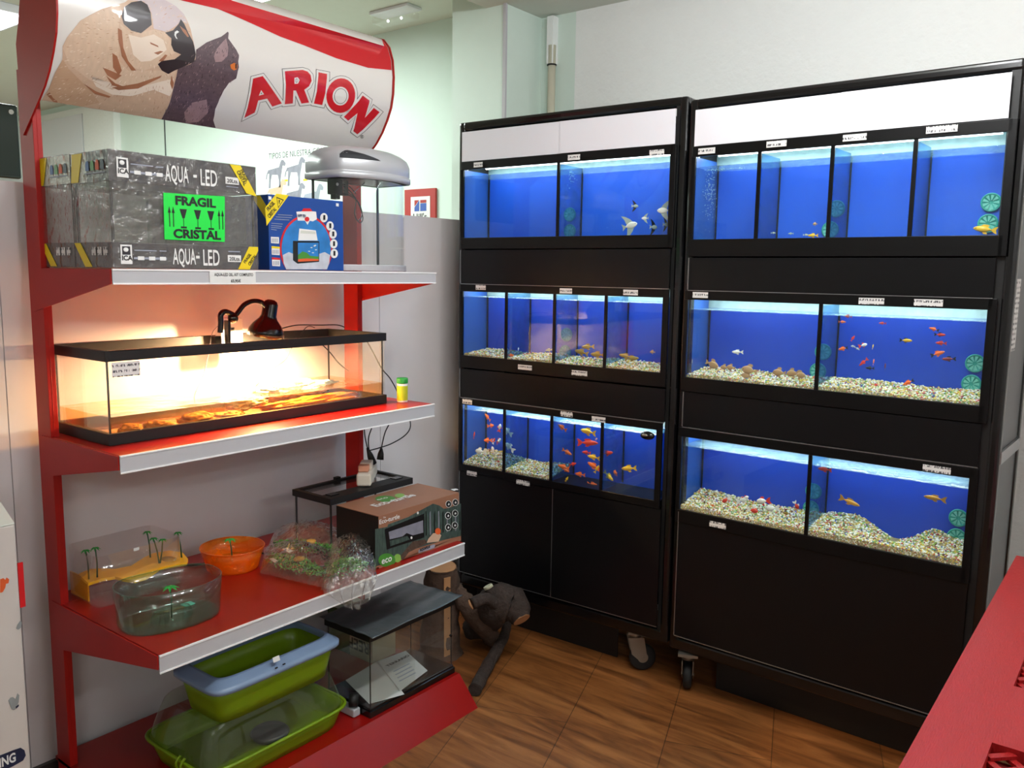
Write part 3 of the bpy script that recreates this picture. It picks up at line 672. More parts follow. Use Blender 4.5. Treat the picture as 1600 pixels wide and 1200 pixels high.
# ================================================================ red shop shelving (gondola)
Y0,Y1=1.015,2.13; XP=-2.33; ZT,ZM,ZL,ZB=1.494,1.045,.578,.10; XT,XM,XL,XB=-1.967,-1.973,-1.832,-1.852
sh=thing('shelving_unit','red metal shop shelving with white price rails and a pet food header','shelving unit',(-2.36,1.57,0))
for y in (Y0,Y1-.022):
    b=MB('red_paint').box(XP-.075,XP,y,y+.022,0,2.0)
    b.box(XP-.0755,XP+.0005,y+.009,y+.011,.02,1.98,'red_paint'); b.build('post',sh,bevel=.002)
def shelf(z,xf,zr,drop):
    b=MB('red_shelf').box(XP+.0,xf-.001,Y0+.003,Y1-.003,z-.028,z); b.box(-2.42,XP+.0,Y0+.024,Y1-.024,z-.028,z)
    o=b.build('shelf',sh,bevel=.0015)
    MB('rail_white').box(xf-.001,xf+.002,Y0,Y1,z-zr,z-.002).build('price_rail',sh).parent=sh
    e=MB('rail_edge').box(xf-.001,xf+.004,Y0,Y1,z-.003,z+.001); e.box(xf-.001,xf+.004,Y0,Y1,z-zr-.002,z-zr+.002); e.build('rail_lip',sh)
    for y in (Y0-.003,Y1):
        k=MB('red_paint').prism([(XP-.05,y,z-.001),(xf-.002,y,z-.001),(xf-.002,y,z-.035),(XP-.05,y,z-drop)],(0,.003,0)); k.build('shelf_bracket',sh)
shelf(ZT,XT,.034,.115); shelf(ZM,XM,.042,.115); shelf(ZL,XL,.043,.14)
b=MB('red_shelf').box(-2.42,XB,Y0,Y1,ZB-.012,ZB); b.build('base_shelf',sh,bevel=.001)
b=MB('red_shelf').hexa([(XB-.002,Y0,0),(-1.764,Y0,0),(-1.764,Y1,0),(XB-.002,Y1,0)],[(XB-.002,Y0,ZB),(XB+.002,Y0,ZB),(XB+.002,Y1,ZB),(XB-.002,Y1,ZB)]); b.build('kick_plate',sh)
for y in (Y0+.024,Y1-.036): MB('red_paint').box(-2.42,XB,y,y+.012,0,ZB-.012).build('base_side',sh)
lt=MB('ink_black'); o=(XT+.0042,1.275,ZT-.013); lt.text('AQUA-LED 20L. KIT COMPLETO',(XT+.0045,1.283,ZT-.0145),(0,1,0),(0,0,1),.011,width=.118,bold=.01); lt.text('65,95€',(XT+.0045,1.332,ZT-.031),(0,1,0),(0,0,1),.011,width=.03,bold=.02)
tk=MB('label_white').box(XT+.0025,XT+.0042,1.27,1.41,ZT-.033,ZT-.003); tk.v+=lt.v; n0=8
tk.f+=[tuple(i+n0 for i in f) for f in lt.f]; tk.m+=lt.m; tk.sm+=lt.sm; tk.build('price_ticket',sh)
mat('fur_mid',C(196,160,130),.4,coat=.3); mat('fur_pale',C(232,214,196),.4,coat=.3); mat('fur_brown',C(182,142,114),.4,coat=.3); mat('cat_mid',C(118,96,100),.4,coat=.3)
# header with its printed sheet
HP=[(-2.262,2.300),(-2.215,2.286),(-2.186,2.255),(-2.170,2.210),(-2.165,2.155),(-2.168,2.100),(-2.178,2.055),(-2.197,2.015),(-2.222,1.975),(-2.252,1.940),(-2.285,1.912)]
for y in (Y0-.004,Y1-.002):
    pr=[(x+.006,y,z) for x,z in HP]+[(-2.335,1.872,),]
    pr=[(x+.006,y,z) for x,z in HP]+[(-2.378,y,1.833),(-2.388,y,2.06),(-2.372,y,2.10),(-2.350,y,2.165),(-2.340,y,2.29),(-2.30,y,2.306)]
    MB('red_paint').prism(pr,(0,.005,0)).build('header_side',sh)
hd=MB('cream_print'); NP=len(HP)
vs=[];Ya,Yb=Y0+.002,Y1-.003
for x,z in HP: vs+=[(x,Ya,z),(x,Yb,z)]
for x,z in HP: vs+=[(x-.003,Ya,z),(x-.003,Yb,z)]
fs=[(2*i,2*i+1,2*i+3,2*i+2) for i in range(NP-1)]+[(2*NP+2*i,2*NP+2*i+2,2*NP+2*i+3,2*NP+2*i+1) for i in range(NP-1)]+[(0,2*NP,2*NP+1,1)]
hd.add(vs,fs,None,True); hdo=hd.build('header_sign',sh)
MB('red_paint').box(-2.34,-2.262,Ya,Yb,2.295,2.303).build('header_top',sh)
HS=[0]
for a,c in zip(HP,HP[1:]): HS.append(HS[-1]+math.hypot(c[0]-a[0],c[1]-a[1]))
def hcast(u,v):
    d=ray(u,v); best=None
    for i,(a,c) in enumerate(zip(HP,HP[1:])):
        ax,az=a; ex,ez=c[0]-a[0],c[1]-a[1]; nx,nz=-ez,ex   # line normal in xz
        den=nx*d.x+nz*d.z; t=(nx*(ax-EYEV.x)+nz*(az-EYEV.z))/den; q=EYEV+d*t
        k=((q.x-ax)*ex+(q.z-az)*ez)/(ex*ex+ez*ez)
        if t<=0 or den>0 and False: continue
        s=HS[i]+min(1,max(0,k))*(HS[i+1]-HS[i]); e=max(0,-k,k-1)*(HS[i+1]-HS[i])
        if best is None or e<best[0]-1e-7: best=(e,q.y,s)
    return best[1],min(HS[-1]-.001,max(.001,best[2]))
def hmap(y,s,l):
    for i in range(NP-1):
        if s<=HS[i+1]+1e-6 or i==NP-2:
            k=(s-HS[i])/(HS[i+1]-HS[i]); a,c=HP[i],HP[i+1]; ex,ez=c[0]-a[0],c[1]-a[1]; L_=math.hypot(ex,ez)
            return Vector((a[0]+ex*k-ez/L_*l,y,a[1]+ez*k+ex/L_*l))
def earclip(P_):
    idx=list(range(len(P_))); ar=sum(P_[i-1][0]*P_[i][1]-P_[i][0]*P_[i-1][1] for i in idx)
    if ar<0: idx.reverse()
    cr=lambda a,b,c:(b[0]-a[0])*(c[1]-a[1])-(b[1]-a[1])*(c[0]-a[0]); out=[]
    while len(idx)>3:
        ok=False
        for k in range(len(idx)):
            i,j,l=idx[k-1],idx[k],idx[(k+1)%len(idx)]; a,b,c=P_[i],P_[j],P_[l]
            if cr(a,b,c)<=1e-12: continue
            if any(cr(a,b,P_[q])>=0 and cr(b,c,P_[q])>=0 and cr(c,a,P_[q])>=0 for q in idx if q not in (i,j,l)): continue
            out.append((i,j,l)); idx.pop(k); ok=True; break
        if not ok: idx.pop(0)
    out.append(tuple(idx)); return out
def decal(pts,mt,lift,yclamp=True):
    """a printed patch that follows the bent header sheet"""
    P=[hcast(*q) for q in pts]; P=[(min(Yb-.002,max(Ya+.002,y)),s) for y,s in P]
    bm=bmesh.new(); vv=[bm.verts.new((y,s,0)) for y,s in P]
    for tr_ in earclip(P):
        try: bm.faces.new([vv[i] for i in tr_])
        except ValueError: pass
    for s in HS[1:-1]: bmesh.ops.bisect_plane(bm,geom=bm.verts[:]+bm.edges[:]+bm.faces[:],plane_co=(0,s,0),plane_no=(0,1,0))
    bm.verts.index_update(); out=MB(mt); out.fixn=False
    out.add([hmap(v.co.x,v.co.y,lift+.0003) for v in bm.verts],[tuple(v.index for v in f.verts) for f in bm.faces],None,True); bm.free(); return out
def merge(mbs):
    r=MB()
    for b in mbs: n=len(r.v); r.v+=b.v; r.f+=[tuple(i+n for i in f) for f in b.f]; r.m+=b.m; r.sm+=b.sm
    r.fixn=False; return r
c1=lambda L_:[(u/4,v/4) for u,v in L_]; c2=lambda L_:[(350+u/4,v/4) for u,v in L_]
def sub(o): o.parent=hdo; return o
sub(decal([(262,-4),(340,14),(400,40),(437,57),(475,71),(525,91),(575,106),(613,110),(618,60),(592,40),(355,-30),(300,-45)],'red_print',.0004).build('red_band',sh))
pug=[]
body=c1([(245,662),(300,560),(345,450),(390,370),(390,290),(420,230),(500,130),(560,95),(640,55),(780,15),(800,0),(860,-35),(960,-30),(1040,5),(1100,40),(1150,90),(1190,180),(1215,290),(1222,370),(1190,400),(1110,430),(1080,560),(1060,640),(1030,700),(1000,758),(600,712)])
pug.append(decal(body,'pug_tan',.0004))
pug.append(decal(c1([(392,300),(420,230),(500,130),(640,60),(760,30),(745,130),(735,200),(742,300),(740,380),(800,440),(900,440),(1010,440),(1100,440),(1085,490),(960,520),(860,545),(760,540),(700,560),(560,500),(430,400)]),'pug_light',.0007))
pug.append(decal(c1([(800,0),(860,-35),(960,-30),(1040,5),(1100,40),(1150,90),(1170,150),(1130,130),(1100,160),(1040,200),(960,180),(945,80),(900,10)]),'pug_grey',.0007))
pug.append(decal(c1([(750,150),(800,190),(880,205),(960,185),(1040,205),(1070,270),(1100,330),(1020,360),(990,410),(900,440),(820,420),(770,330)]),'pug_light',.0008))
pug.append(decal(c1([(560,470),(700,520),(860,545),(1000,510),(1085,470),(1080,560),(1060,600),(960,560),(820,600),(700,590),(600,540)]),'fur_pale',.0007))
pug.append(decal(c1([(300,560),(345,450),(392,372),(430,430),(500,500),(560,560),(620,640),(500,690),(360,678),(330,610)]),'fur_mid',.0007))
pug.append(decal(c1([(800,215),(880,235),(960,215),(1020,250),(1040,310),(1000,345),(940,380),(880,385),(830,340)]),'fur_pale',.0010))
for cr in ([(935,262),(985,285),(990,296),(940,275)],[(960,330),(1000,318),(1020,322),(985,342)],[(1120,160),(1160,190),(1180,230),(1170,232),(1140,196)],[(660,470),(720,520),(800,548),(790,556),(700,532)],[(1070,470),(1085,520),(1075,560),(1062,520)],[(520,520),(600,570),(690,600),(680,610),(590,585)]): pug.append(decal(c1(cr),'pug_crease',.0011))
for cr in ([(735,175),(760,190),(770,300),(800,380),(850,440),(820,440),(760,350),(740,260)],[(700,330),(730,350),(760,440),(740,470),(705,420)],[(640,420),(690,440),(760,470),(720,500),(670,470)],[(700,545),(860,520),(1010,470),(1000,485),(860,552),(740,562)],[(990,380),(1030,340),(1045,345),(1015,385)]): pug.append(decal(c1(cr),'pug_crease',.0010))
pug.append(decal(c1([(758,100),(775,45),(820,15),(880,5),(920,30),(940,80),(947,155),(880,208),(820,192),(772,150)]),'pug_dark',.0010))
pug.append(decal(c1([(1030,205),(1080,190),(1115,150),(1128,120),(1150,150),(1175,205),(1205,260),(1222,340),(1212,385),(1160,410),(1090,440),(1050,462),(1010,440),(985,400),(1010,380),(1090,370),(1130,340),(1085,320),(1068,280),(1070,240)]),'pug_dark',.0010))
pug.append(decal(c1([(1090,200),(1105,190),(1118,200),(1100,212),(1098,225),(1108,245),(1098,240),(1088,220)]),'text_white',.0013))
pug.append(decal(c1([(290,590),(330,560),(360,640),(350,680),(320,670)]),'pug_crease',.0006))
def inside(P_,x,y):
    r=False
    for i in range(len(P_)):
        a,b_=P_[i],P_[i-1]
        if (a[1]>y)!=(b_[1]>y) and x<(b_[0]-a[0])*(y-a[1])/(b_[1]-a[1])+a[0]: r=not r
    return r
rf=random.Random(5)
def fur(lst,poly,n,mts,ang,ln,lift):
    xs=[q[0] for q in poly]; ys_=[q[1] for q in poly]
    for _ in range(n):
        x,y=rf.uniform(min(xs),max(xs)),rf.uniform(max(2,min(ys_)),max(ys_))
        if not inside(poly,x,y): continue
        a=ang(x,y)+rf.uniform(-.35,.35); l=rf.uniform(.5,1)*ln; dx,dy=math.cos(a)*l,math.sin(a)*l
        if not inside(poly,x+dx,y+dy): continue
        lst.append(decal([(x,y),(x+dx*.5-dy*.09,y+dy*.5+dx*.09),(x+dx,y+dy),(x+dx*.5+dy*.09,y+dy*.5-dx*.09)],rf.choice(mts),lift))
fur(pug,body,1100,['pug_light','pug_tan','fur_pale','fur_brown'],lambda x,y:math.atan2(y-40,x-235)+.2,7,.00085)
sub(merge(pug).build('dog_print',sh))
cat=[decal(c1([(1225,310),(1290,265),(1340,245),(1380,230),(1405,212),(1422,198),(1428,205),(1425,240),(1450,275),(1475,310),(1493,345),(1488,385),(1492,420),(1484,450),(1475,490),(1430,518),(1400,560),(1370,620),(1345,680),(1332,750),(1338,816),(1180,790),(1000,760),(1060,640),(1080,560),(1110,430),(1190,400),(1222,370)]),'cat_fur',.0006)]
cat.append(decal(c1([(1335,352),(1350,310),(1390,262),(1412,240),(1425,300),(1420,350),(1385,385),(1345,388)]),'cat_light',.0010)); cat.append(decal(c1([(1150,700),(1200,640),(1290,620),(1300,700),(1240,760),(1160,770)]),'cat_light',.0008))
cat.append(decal(c1([(1437,405),(1462,392),(1482,405),(1478,432),(1460,440),(1442,428)]),'eye_orange',.0013)); cat.append(decal(c1([(1468,398),(1478,402),(1476,428),(1468,430)]),'pug_dark',.0015))
fur(cat,c1([(1225,310),(1290,265),(1380,230),(1425,240),(1475,310),(1493,345),(1475,490),(1400,560),(1345,680),(1338,816),(1000,760),(1080,560),(1110,430)]),700,['cat_light','pug_dark','cat_fur','cat_mid'],lambda x,y:1.9,6,.0010)
sub(merge(cat).build('cat_print',sh))
LT={'A':[(125,735),(180,490),(240,475),(360,645),(300,665),(268,615),(212,627),(190,702)],
'R':[(378,445),(490,437),(520,447),(540,470),(546,505),(530,538),(500,560),(530,640),(482,646),(448,565),(432,565),(428,645),(378,650)],
'I':[(588,452),(642,462),(612,656),(560,646)],
'N':[(865,596),(908,628),(878,735),(935,673),(971,700),(832,838),(806,818),(832,706),(775,753),(747,729)]}
def ell(cx,cy,a,b_,rot,n=26): return [(cx+a*math.cos(t)*math.cos(rot)-b_*math.sin(t)*math.sin(rot),cy+a*math.cos(t)*math.sin(rot)+b_*math.sin(t)*math.cos(rot)) for t in [2*PI*i/n for i in range(n)]]
LT['O']=ell(728,597,90,108,.12)
HOLE={'A':[(215,596),(230,562),(248,588)],'R':[(438,486),(458,482),(470,500),(460,522),(438,524)],'O':ell(726,600,50,58,.12)}
def offset(P,d):
    ar=sum(P[i][0]*P[(i+1)%len(P)][1]-P[(i+1)%len(P)][0]*P[i][1] for i in range(len(P))); sg=1 if ar>0 else -1; out=[]
    for i in range(len(P)):
        a,b_,c=P[i-1],P[i],P[(i+1)%len(P)]
        n1=Vector((b_[1]-a[1],a[0]-b_[0])).normalized()*sg; n2=Vector((c[1]-b_[1],b_[0]-c[0])).normalized()*sg
        k=(n1+n2); k=k/max(.45,k.length_squared/2); out.append((b_[0]+k.x*d,b_[1]+k.y*d))
    return out
bits=[]
for q in LT.values(): bits.append(decal(c2(offset(q,17)),'line_black',.0005))
for q in LT.values(): bits.append(decal(c2(offset(q,14)),'cream_print',.0009))
for q in LT.values(): bits.append(decal(c2(q),'red_print',.0013))
for k,q in HOLE.items(): bits.append(decal(c2(q),'cream_print',.0017))
for k,q in HOLE.items():
    if k!='O': bits.append(decal(c2(offset(q,-7)),'line_black',.0019)); bits.append(decal(c2(offset(q,-10)),'cream_print',.0021))
    else: bits.append(decal(c2(offset(q,-10)),'line_black',.0019)); bits.append(decal(c2(offset(q,-13)),'cream_print',.0021))
sub(merge(bits).build('brand_lettering',sh))
sub(merge([decal(c2(ell(862,853,11,11,0,14)),'line_black',.0006),decal(c2(ell(862,853,8.5,8.5,0,14)),'cream_print',.0008),decal(c2([(858,860),(858,846),(864,846),(866,850),(862,853),(867,860),(863,860),(860,855),(860,860)]),'line_black',.001)]).build('registered_mark',sh))

# ================================================================ top shelf
X,Y,Z=Vector((1,0,0)),Vector((0,1,0)),Vector((0,0,1))
def tape(b,pts,mt='sticker_yellow',vec=(.0006,0,0)): b.prism(pts,vec,mt)
def aqua_box(x0,x1,y0,y1,z0,z1,label,near):
    t=thing('aquarium_kit_box',label,'aquarium kit',((x0+x1)/2,(y0+y1)/2,z0),group='boxed aquarium kits on the top shelf')
    zt=z1-.072; zb=z0+.062
    b=MB('carton_dark').box(x0,x1,y0,y1,zt,z1); b.box(x0+.0,x1-.105 if near else x1-.003,y0-.0004,y0,zt+.001,z1-.001,'carton_pale'); b.build('carton_top',t,bevel=.002)
    b=MB('carton_dark').box(x0,x1,y0,y1,z0,zb); b.build('carton_tray',t,bevel=.002)
    g=MB('shelf_glass')
    i=.004
    g.box(x0+i,x1-i,y0+i,y0+i+.003,zb,zt); g.box(x0+i,x1-i,y1-i-.003,y1-i,zb,zt); g.box(x0+i,x0+i+.003,y0+i,y1-i,zb,zt); g.box(x1-i-.003,x1-i,y0+i,y1-i,zb,zt)
    k=g.build('glass_walls',t)
    for (px,py) in ((x0+i,y0+i),(x1-i-.005,y0+i),(x0+i,y1-i-.005),(x1-i-.005,y1-i-.005)): MB('black_matt').box(px,px+.005,py,py+.005,zb,zt).build('corner_seam',t)
    MB('dark_plastic').box(x0+.015,x1-.02,y1-.12,y1-.02,zb,zt-.01).build('hood_inside',t)
    f=MB('film'); f.box(x0-.0015,x1+.0015,y0-.0015,y1+.0015,z0,z1+.001); f.build('shrink_film',t)
    e=x1+.002
    yy=lambda k:y0+(y1-y0)*k
    for zz,fl in ((zt,1),(z0,0)):
        p=MB('text_white'); h=.066
        p.box(e,e+.0004,yy(.045),yy(.115),zz+.010,zz+h-.010); p.box(e+.0004,e+.0006,yy(.055),yy(.105),zz+.032,zz+h-.014,'carton_dark'); p.ball((e+.0004,yy(.078),zz+.044),.007,6,'text_white',(.1,1,.8))
        p.text('ICA',(e+.0004,yy(.052),zz+.019),Y,Z,.016,'ink_black',width=.026,bold=.03)
        p.box(e,e+.0003,yy(.125),yy(.335),zz+.022,zz+.027,'text_grey')
        for k in range(3): p.box(e+.0003,e+.0005,yy(.15+.07*k),yy(.19+.07*k),zz+.020,zz+.029,'text_white')
        p.box(e,e+.0004,yy(.13),yy(.27),zz+.042,zz+.0445,'text_grey'); p.box(e,e+.0004,yy(.29),yy(.335),zz+.042,zz+.0445,'text_grey')
        p.text('AQUA',(e,yy(.375 if not fl else .345),zz+.012),Y,Z,.056,width=.064,bold=.012); p.box(e,e+.0005,yy(.535),yy(.56),zz+.027,zz+.034)
        p.text('LED',(e,yy(.585),zz+.010),Y,Z,.058,width=.048,bold=.012)
        p.box(e,e+.0004,yy(.765),yy(.865),zz+.020,zz+.038,'text_white'); p.text('20Lts.',(e+.0004,yy(.775),zz+.0235),Y,Z,.014,'carton_dark',width=.034,bold=.02)
        p.box(e,e+.0004,yy(.77),yy(.86),zz+(.046 if not fl else .012),zz+(.049 if not fl else .014),'text_grey')
        p.build('printed_lettering',t)
    s=MB('sticker_yellow'); e=x1+.0026
    s.prism([(e,yy(.80),z1-.001),(e,yy(.88),z1-.001),(e,yy(1.0),z1-.078),(e,yy(.92),z1-.072)],(.0005,0,0))
    s2=MB('sticker_yellow'); s2.prism([(e,yy(.84),z0+.001),(e,yy(.93),z0+.001),(e,yy(1.0),z0+.052),(e,yy(1.0),z0+.062),(e,yy(.93),z0+.062)],(.0005,0,0))
    d=Vector((0,.5,-.80)).normalized(); n=Vector((0,.80,.5)).normalized()
    s.text('FRAGIL',(e+.0006,yy(.875),z1-.014),d,n,.014,'ink_black',width=.034,bold=.03); s.text('CRISTAL',(e+.0006,yy(.848),z1-.018),d,n,.014,'ink_black',width=.042,bold=.03)
    d=Vector((0,.62,.75)).normalized(); n=Vector((0,-.75,.62)).normalized()
    s2.text('FRAGIL',(e+.0006,yy(.895),z0+.016),d,n,.012,'ink_black',width=.032,bold=.03); s2.text('CRISTAL',(e+.0006,yy(.93),z0+.010),d,n,.012,'ink_black',width=.036,bold=.03)
    w=x1-x0; f=y0-.0024
    s3=MB('sticker_yellow').prism([(x0+.01,f,z1-.002),(x0+.06,f,z1-.002),(x0+.035,f,z1-.07),(x0-.0,f,z1-.07)],(0,-.0005,0))
    s4=MB('sticker_yellow').prism([(x0+.0,f,z0+.060),(x0+.03,f,z0+.060),(x0+.085,f,z0+.002),(x0+.05,f,z0+.002)],(0,-.0005,0))
    for q_ in (s,s2,s3,s4): q_.build('warning_tape',t)
    c=MB('logo_green'); cols=['navy','logo_green','orange_print','navy_print']
    for k in range(4):
        xx=x0+.075+.024*k; c.prism([(xx,f,z1-.045),(xx,f,z1-.030),(xx+.004,f,z1-.022),(xx+.012,f,z1-.022),(xx+.016,f,z1-.030),(xx+.016,f,z1-.045)],(0,-.0005,0),cols[k])
    c.box(x0+.07,x0+.165,f-.0004,f,z1-.053,z1-.050,'text_grey')
    c.build('side_pictures',t); c=MB('price_print')
    for k in range(3): c.box(x0+.085+.028*k,x0+.105+.028*k,f-.0004,f,z0+.030,z0+.050)
    c.build('side_codes',t); return t
aqua_box(-2.168,-1.988,1.030,1.436,1.4965,1.772,'dark boxed aquarium kit in cling film with green FRAGIL CRISTAL sticker, front one',True)
aqua_box(-2.352,-2.174,1.030,1.436,1.4965,1.774,'second dark boxed aquarium kit, hidden behind the stickered one',False)
# green sticker is a part of the front box
fb=[o for o in bpy.data.objects if o.name=='aquarium_kit_box'][0]
e=-1.9845; a=at(255,301,0,e);b_=at(351,307,0,e);c_=at(351,378,0,e);d_=at(257,374,0,e)
s=MB('sticker_green').prism([a,b_,c_,d_],(.0006,0,0)); y0,z0=a.y,(c_.z+d_.z)/2; W=b_.y-a.y; H_=a.z-d_.z; e+=.0008
s.text('FRAGIL',(e,y0+W*.18,z0+H_*.77),Y,Z,.030,'ink_black',width=W*.66,bold=.04); s.text('CRISTAL',(e,y0+W*.13,z0+H_*.05),Y,Z,.030,'ink_black',width=W*.78,bold=.04)
for k in (.30,.53,.75):
    cy=y0+W*k; s.prism([(e,cy-.010,z0+H_*.68),(e,cy+.010,z0+H_*.68),(e,cy+.003,z0+H_*.48),(e,cy-.003,z0+H_*.48)],(.0004,0,0),'ink_black'); s.box(e,e+.0004,cy-.0008,cy+.0008,z0+H_*.29,z0+H_*.50,'ink_black'); s.box(e,e+.0004,cy-.008,cy+.008,z0+H_*.26,z0+H_*.30,'ink_black')
for k in (.08,.14,.89,.95):
    cy=y0+W*k; s.box(e,e+.0004,cy-.0012,cy+.0012,z0+H_*.28,z0+H_*.62,'ink_black'); s.prism([(e,cy-.004,z0+H_*.58),(e,cy+.004,z0+H_*.58),(e,cy,z0+H_*.72)],(.0004,0,0),'ink_black')
s.build('fragile_sticker',fb)
# blue boxed starter aquarium
x0,x1,y0,y1,z0,z1=-2.165,-1.990,1.476,1.746,1.4965,1.704
t=thing('aquarium_box','blue carton with a picture of a small starter aquarium','aquarium box',((x0+x1)/2,(y0+y1)/2,z0))
MB('navy').box(x0,x1,y0,y1,z0,z1).build('carton',t,bevel=.0015)
def P(u,v,e): return at(u,v,0,e)
B2=lambda u,v:(390+u*170/1457,290+v*140/1200)    # crop frame of this box's front
def fpoly(b,pts,e,mt): b.prism([P(*B2(*q),x1) + Vector((e,0,0)) for q in pts],(.0003,0,0),mt)
s=MB('sticker_yellow')
fpoly(s,[(355,108),(525,128),(225,540),(205,300)],.0006,'sticker_yellow'); s.prism([(x1-.075,y0-.0006,z1-.002),(x1-.035,y0-.0006,z1-.002),(x1,y0-.0006,z1-.040),(x1,y0-.0006,z1-.078)],(0,.0003,0))
tri=[(355,150),(455,190),(380,305)]; fpoly(s,tri,.0010,'ink_black'); fpoly(s,[(362,168),(438,198),(382,284)],.0014,'sticker_yellow'); fpoly(s,[(385,190),(405,200),(395,225),(400,245),(385,240)],.0018,'ink_black')
d=(P(*B2(330,230),x1)-P(*B2(235,345),x1)).normalized(); n=X.cross(d)
s.text('FRAGIL',P(*B2(250,345),x1)+X*.001,d,n,.015,'ink_black',width=.032,bold=.03); s.text('CRISTAL',P(*B2(262,440),x1)+X*.001,d,n,.015,'ink_black',width=.036,bold=.03)
s.build('warning_tape',t)
s=MB('bright_red')
E_=lambda cx,cy,a,b_,n=30:[(cx+a*math.cos(2*PI*i/n),cy+b_*math.sin(2*PI*i/n)) for i in range(n)]
ring=[q for q in E_(755,800,350,410,48) if q[1]<1120]; fpoly(s,[(755-300,1128)]+[],.0,'bright_red') if False else None
def cut(cx,cy,a,b_): 
    r=[]; 
    for i in range(61):
        t_=PI*.5+ (2*PI)*(i/60); x_,y_=cx+a*math.cos(t_),cy+b_*math.sin(t_); r.append((x_,min(1125,y_)))
    o_=[];
    for q in r:
        if not o_ or abs(q[0]-o_[-1][0])+abs(q[1]-o_[-1][1])>.5: o_.append(q)
    return o_[:-1] if abs(o_[0][0]-o_[-1][0])<.5 and abs(o_[0][1]-o_[-1][1])<.5 else o_
MATS['box_sky']=mat('box_sky',C(40,120,190),.4,noise=.5,scale=22); mat('box_foam',C(190,195,205),.4,noise=.3,scale=35)
fpoly(s,cut(755,835,352,440),.0006,'bright_red'); fpoly(s,cut(755,840,330,415),.0012,'box_sky'); fpoly(s,[(440,930),(520,890),(620,930),(750,900),(880,930),(1000,890),(1072,930),(1060,1040),(1030,1122),(485,1122),(450,1040)],.0016,'box_foam')
fpoly(s,[(620,350),(700,345),(720,305),(800,305),(830,345),(885,350),(895,450),(840,480),(800,470),(770,525),(735,470),(640,470)],.0018,'text_white')
fpoly(s,[(690,345),(715,305),(805,305),(835,345)],.0022,'bright_red'); fpoly(s,E_(762,450,32,32,16),.0022,'bright_red')
s.text('HAPPY FISH',P(*B2(635,420),x1)+X*.0024,Y,Z,.012,'navy_dark',width=.029,bold=.03)
fpoly(s,[(660,575),(880,600),(905,735),(645,735)],.0018,'text_white'); fpoly(s,[(680,600),(870,615),(880,650),(675,640)],.0022,'carton_pale')
fpoly(s,[(575,740),(925,745),(925,1020),(635,1045),(575,1000)],.0020,'black_print'); fpoly(s,[(640,765),(915,765),(915,1005),(640,1020)],.0024,'box_sky')
fpoly(s,[(640,930),(700,880),(760,900),(800,940),(915,950),(915,1005),(640,1020)],.0027,'logo_green'); fpoly(s,[(640,985),(760,975),(915,985),(915,1005),(640,1020)],.0030,'orange_print')
for (u,v) in ((820,830),(860,810),(880,860),(840,900),(870,800),(790,880)): fpoly(s,[(u-18,v),(u,v-7),(u+18,v),(u,v+7)],.0028,'text_white')
for i,(u,v) in enumerate([(990,430),(1070,540),(1110,650),(1120,780),(1125,910)]):
    fpoly(s,E_(u,v,50,62,20),.0016+.0002*i,'text_white'); fpoly(s,[(u-12,v-35),(u+14,v-35),(u+14,v+30),(u-12,v+30)],.0032,'black_print')
for i,(u,v,m_) in enumerate([(335,715,'navy'),(345,870,'sticker_yellow'),(350,1020,'bright_red')]):
    fpoly(s,[(u-55,v-60),(u+55,v-50),(u+55,v+62),(u-50,v+55)],.0008,'text_white'); fpoly(s,[(u-55,v-60),(u+55,v-50),(u+55,v-25),(u-55,v-30)],.0012,m_)
    for k in range(4): fpoly(s,[(u-40+22*k,v-10),(u-28+22*k,v-10),(u-28+22*k,v+45),(u-40+22*k,v+45)],.0012,'text_grey')
for i,(a_,c_,v) in enumerate([(375,570,385),(350,560,415),(330,530,445),(290,440,500),(285,430,530),(285,420,555),(285,360,580)]): fpoly(s,[(a_,v),(c_,v+12),(c_,v+20),(a_,v+8)],.0008,'text_grey')
fpoly(s,[(250,140),(290,148),(290,190),(250,185)],.0008,'text_white'); fpoly(s,[(1155,235),(1190,240),(1190,280),(1155,275)],.0008,'text_white')
s.build('front_print',t)
# silver bow-front aquarium
xb,xf,ya,yb_=-2.172,-2.045,1.775,2.062
def foot(z,g=0,n=18):
    p=[(xb-g,ya-g,z),(xb-g,yb_+g,z)]
    for i in range(n+1):
        k=i/n; yv=yb_+g-(yb_-ya+2*g)*k; p.append((xf+g+(.045+g*.3)*math.sin(PI*k)**.8,yv,z))
    return p
t=thing('bowfront_aquarium','clear bow-front aquarium with silver hood and silver base, right on top shelf','aquarium',((xb+xf)/2,(ya+yb_)/2,1.496))
MB('silver_plastic').prism(foot(1.4965,.004),(0,0,.020)).build('base',t,bevel=.002)
MB('label_white').box(-2.0405,-2.0385,2.005,2.022,1.501,1.511).build('price_sticker',t)
fo=foot(1.5165); fi=foot(1.5165,-.003); g=MB('shelf_glass'); n=len(fo)
for i in range(n):
    j=(i+1)%n; a,b_,c_,d_=fo[i],fo[j],fi[j],fi[i]
    g.add([a,b_,c_,d_]+[(q[0],q[1],1.785) for q in (a,b_,c_,d_)],[(0,1,5,4),(2,3,7,6)],None,1<i<n-1)
g.build('glass_walls',t)
for py in (ya+.002,yb_-.008): MB('side_grey').box(xb,xb+.006,py,py+.006,1.517,1.785).build('corner_seam',t)
prof=[(.010,1.780),(.014,1.784),(.014,1.800),(.011,1.802),(.012,1.805),(.012,1.835),(.006,1.855),(-.006,1.868),(-.022,1.878),(-.05,1.886)]
h=MB('silver_plastic'); rings=[foot(z,g_) for g_,z in prof]; vs=[q for r_ in rings for q in r_]; n=len(rings[0])
vs=[(q[0]-(.02 if i//n>=7 else 0)*0,q[1],q[2]) for i,q in enumerate(vs)]
h.add(vs,[(i*n+k,i*n+(k+1)%n,(i+1)*n+(k+1)%n,(i+1)*n+k) for i in range(len(rings)-1) for k in range(n)],None,True); h.add(rings[-1],[tuple(range(n))])
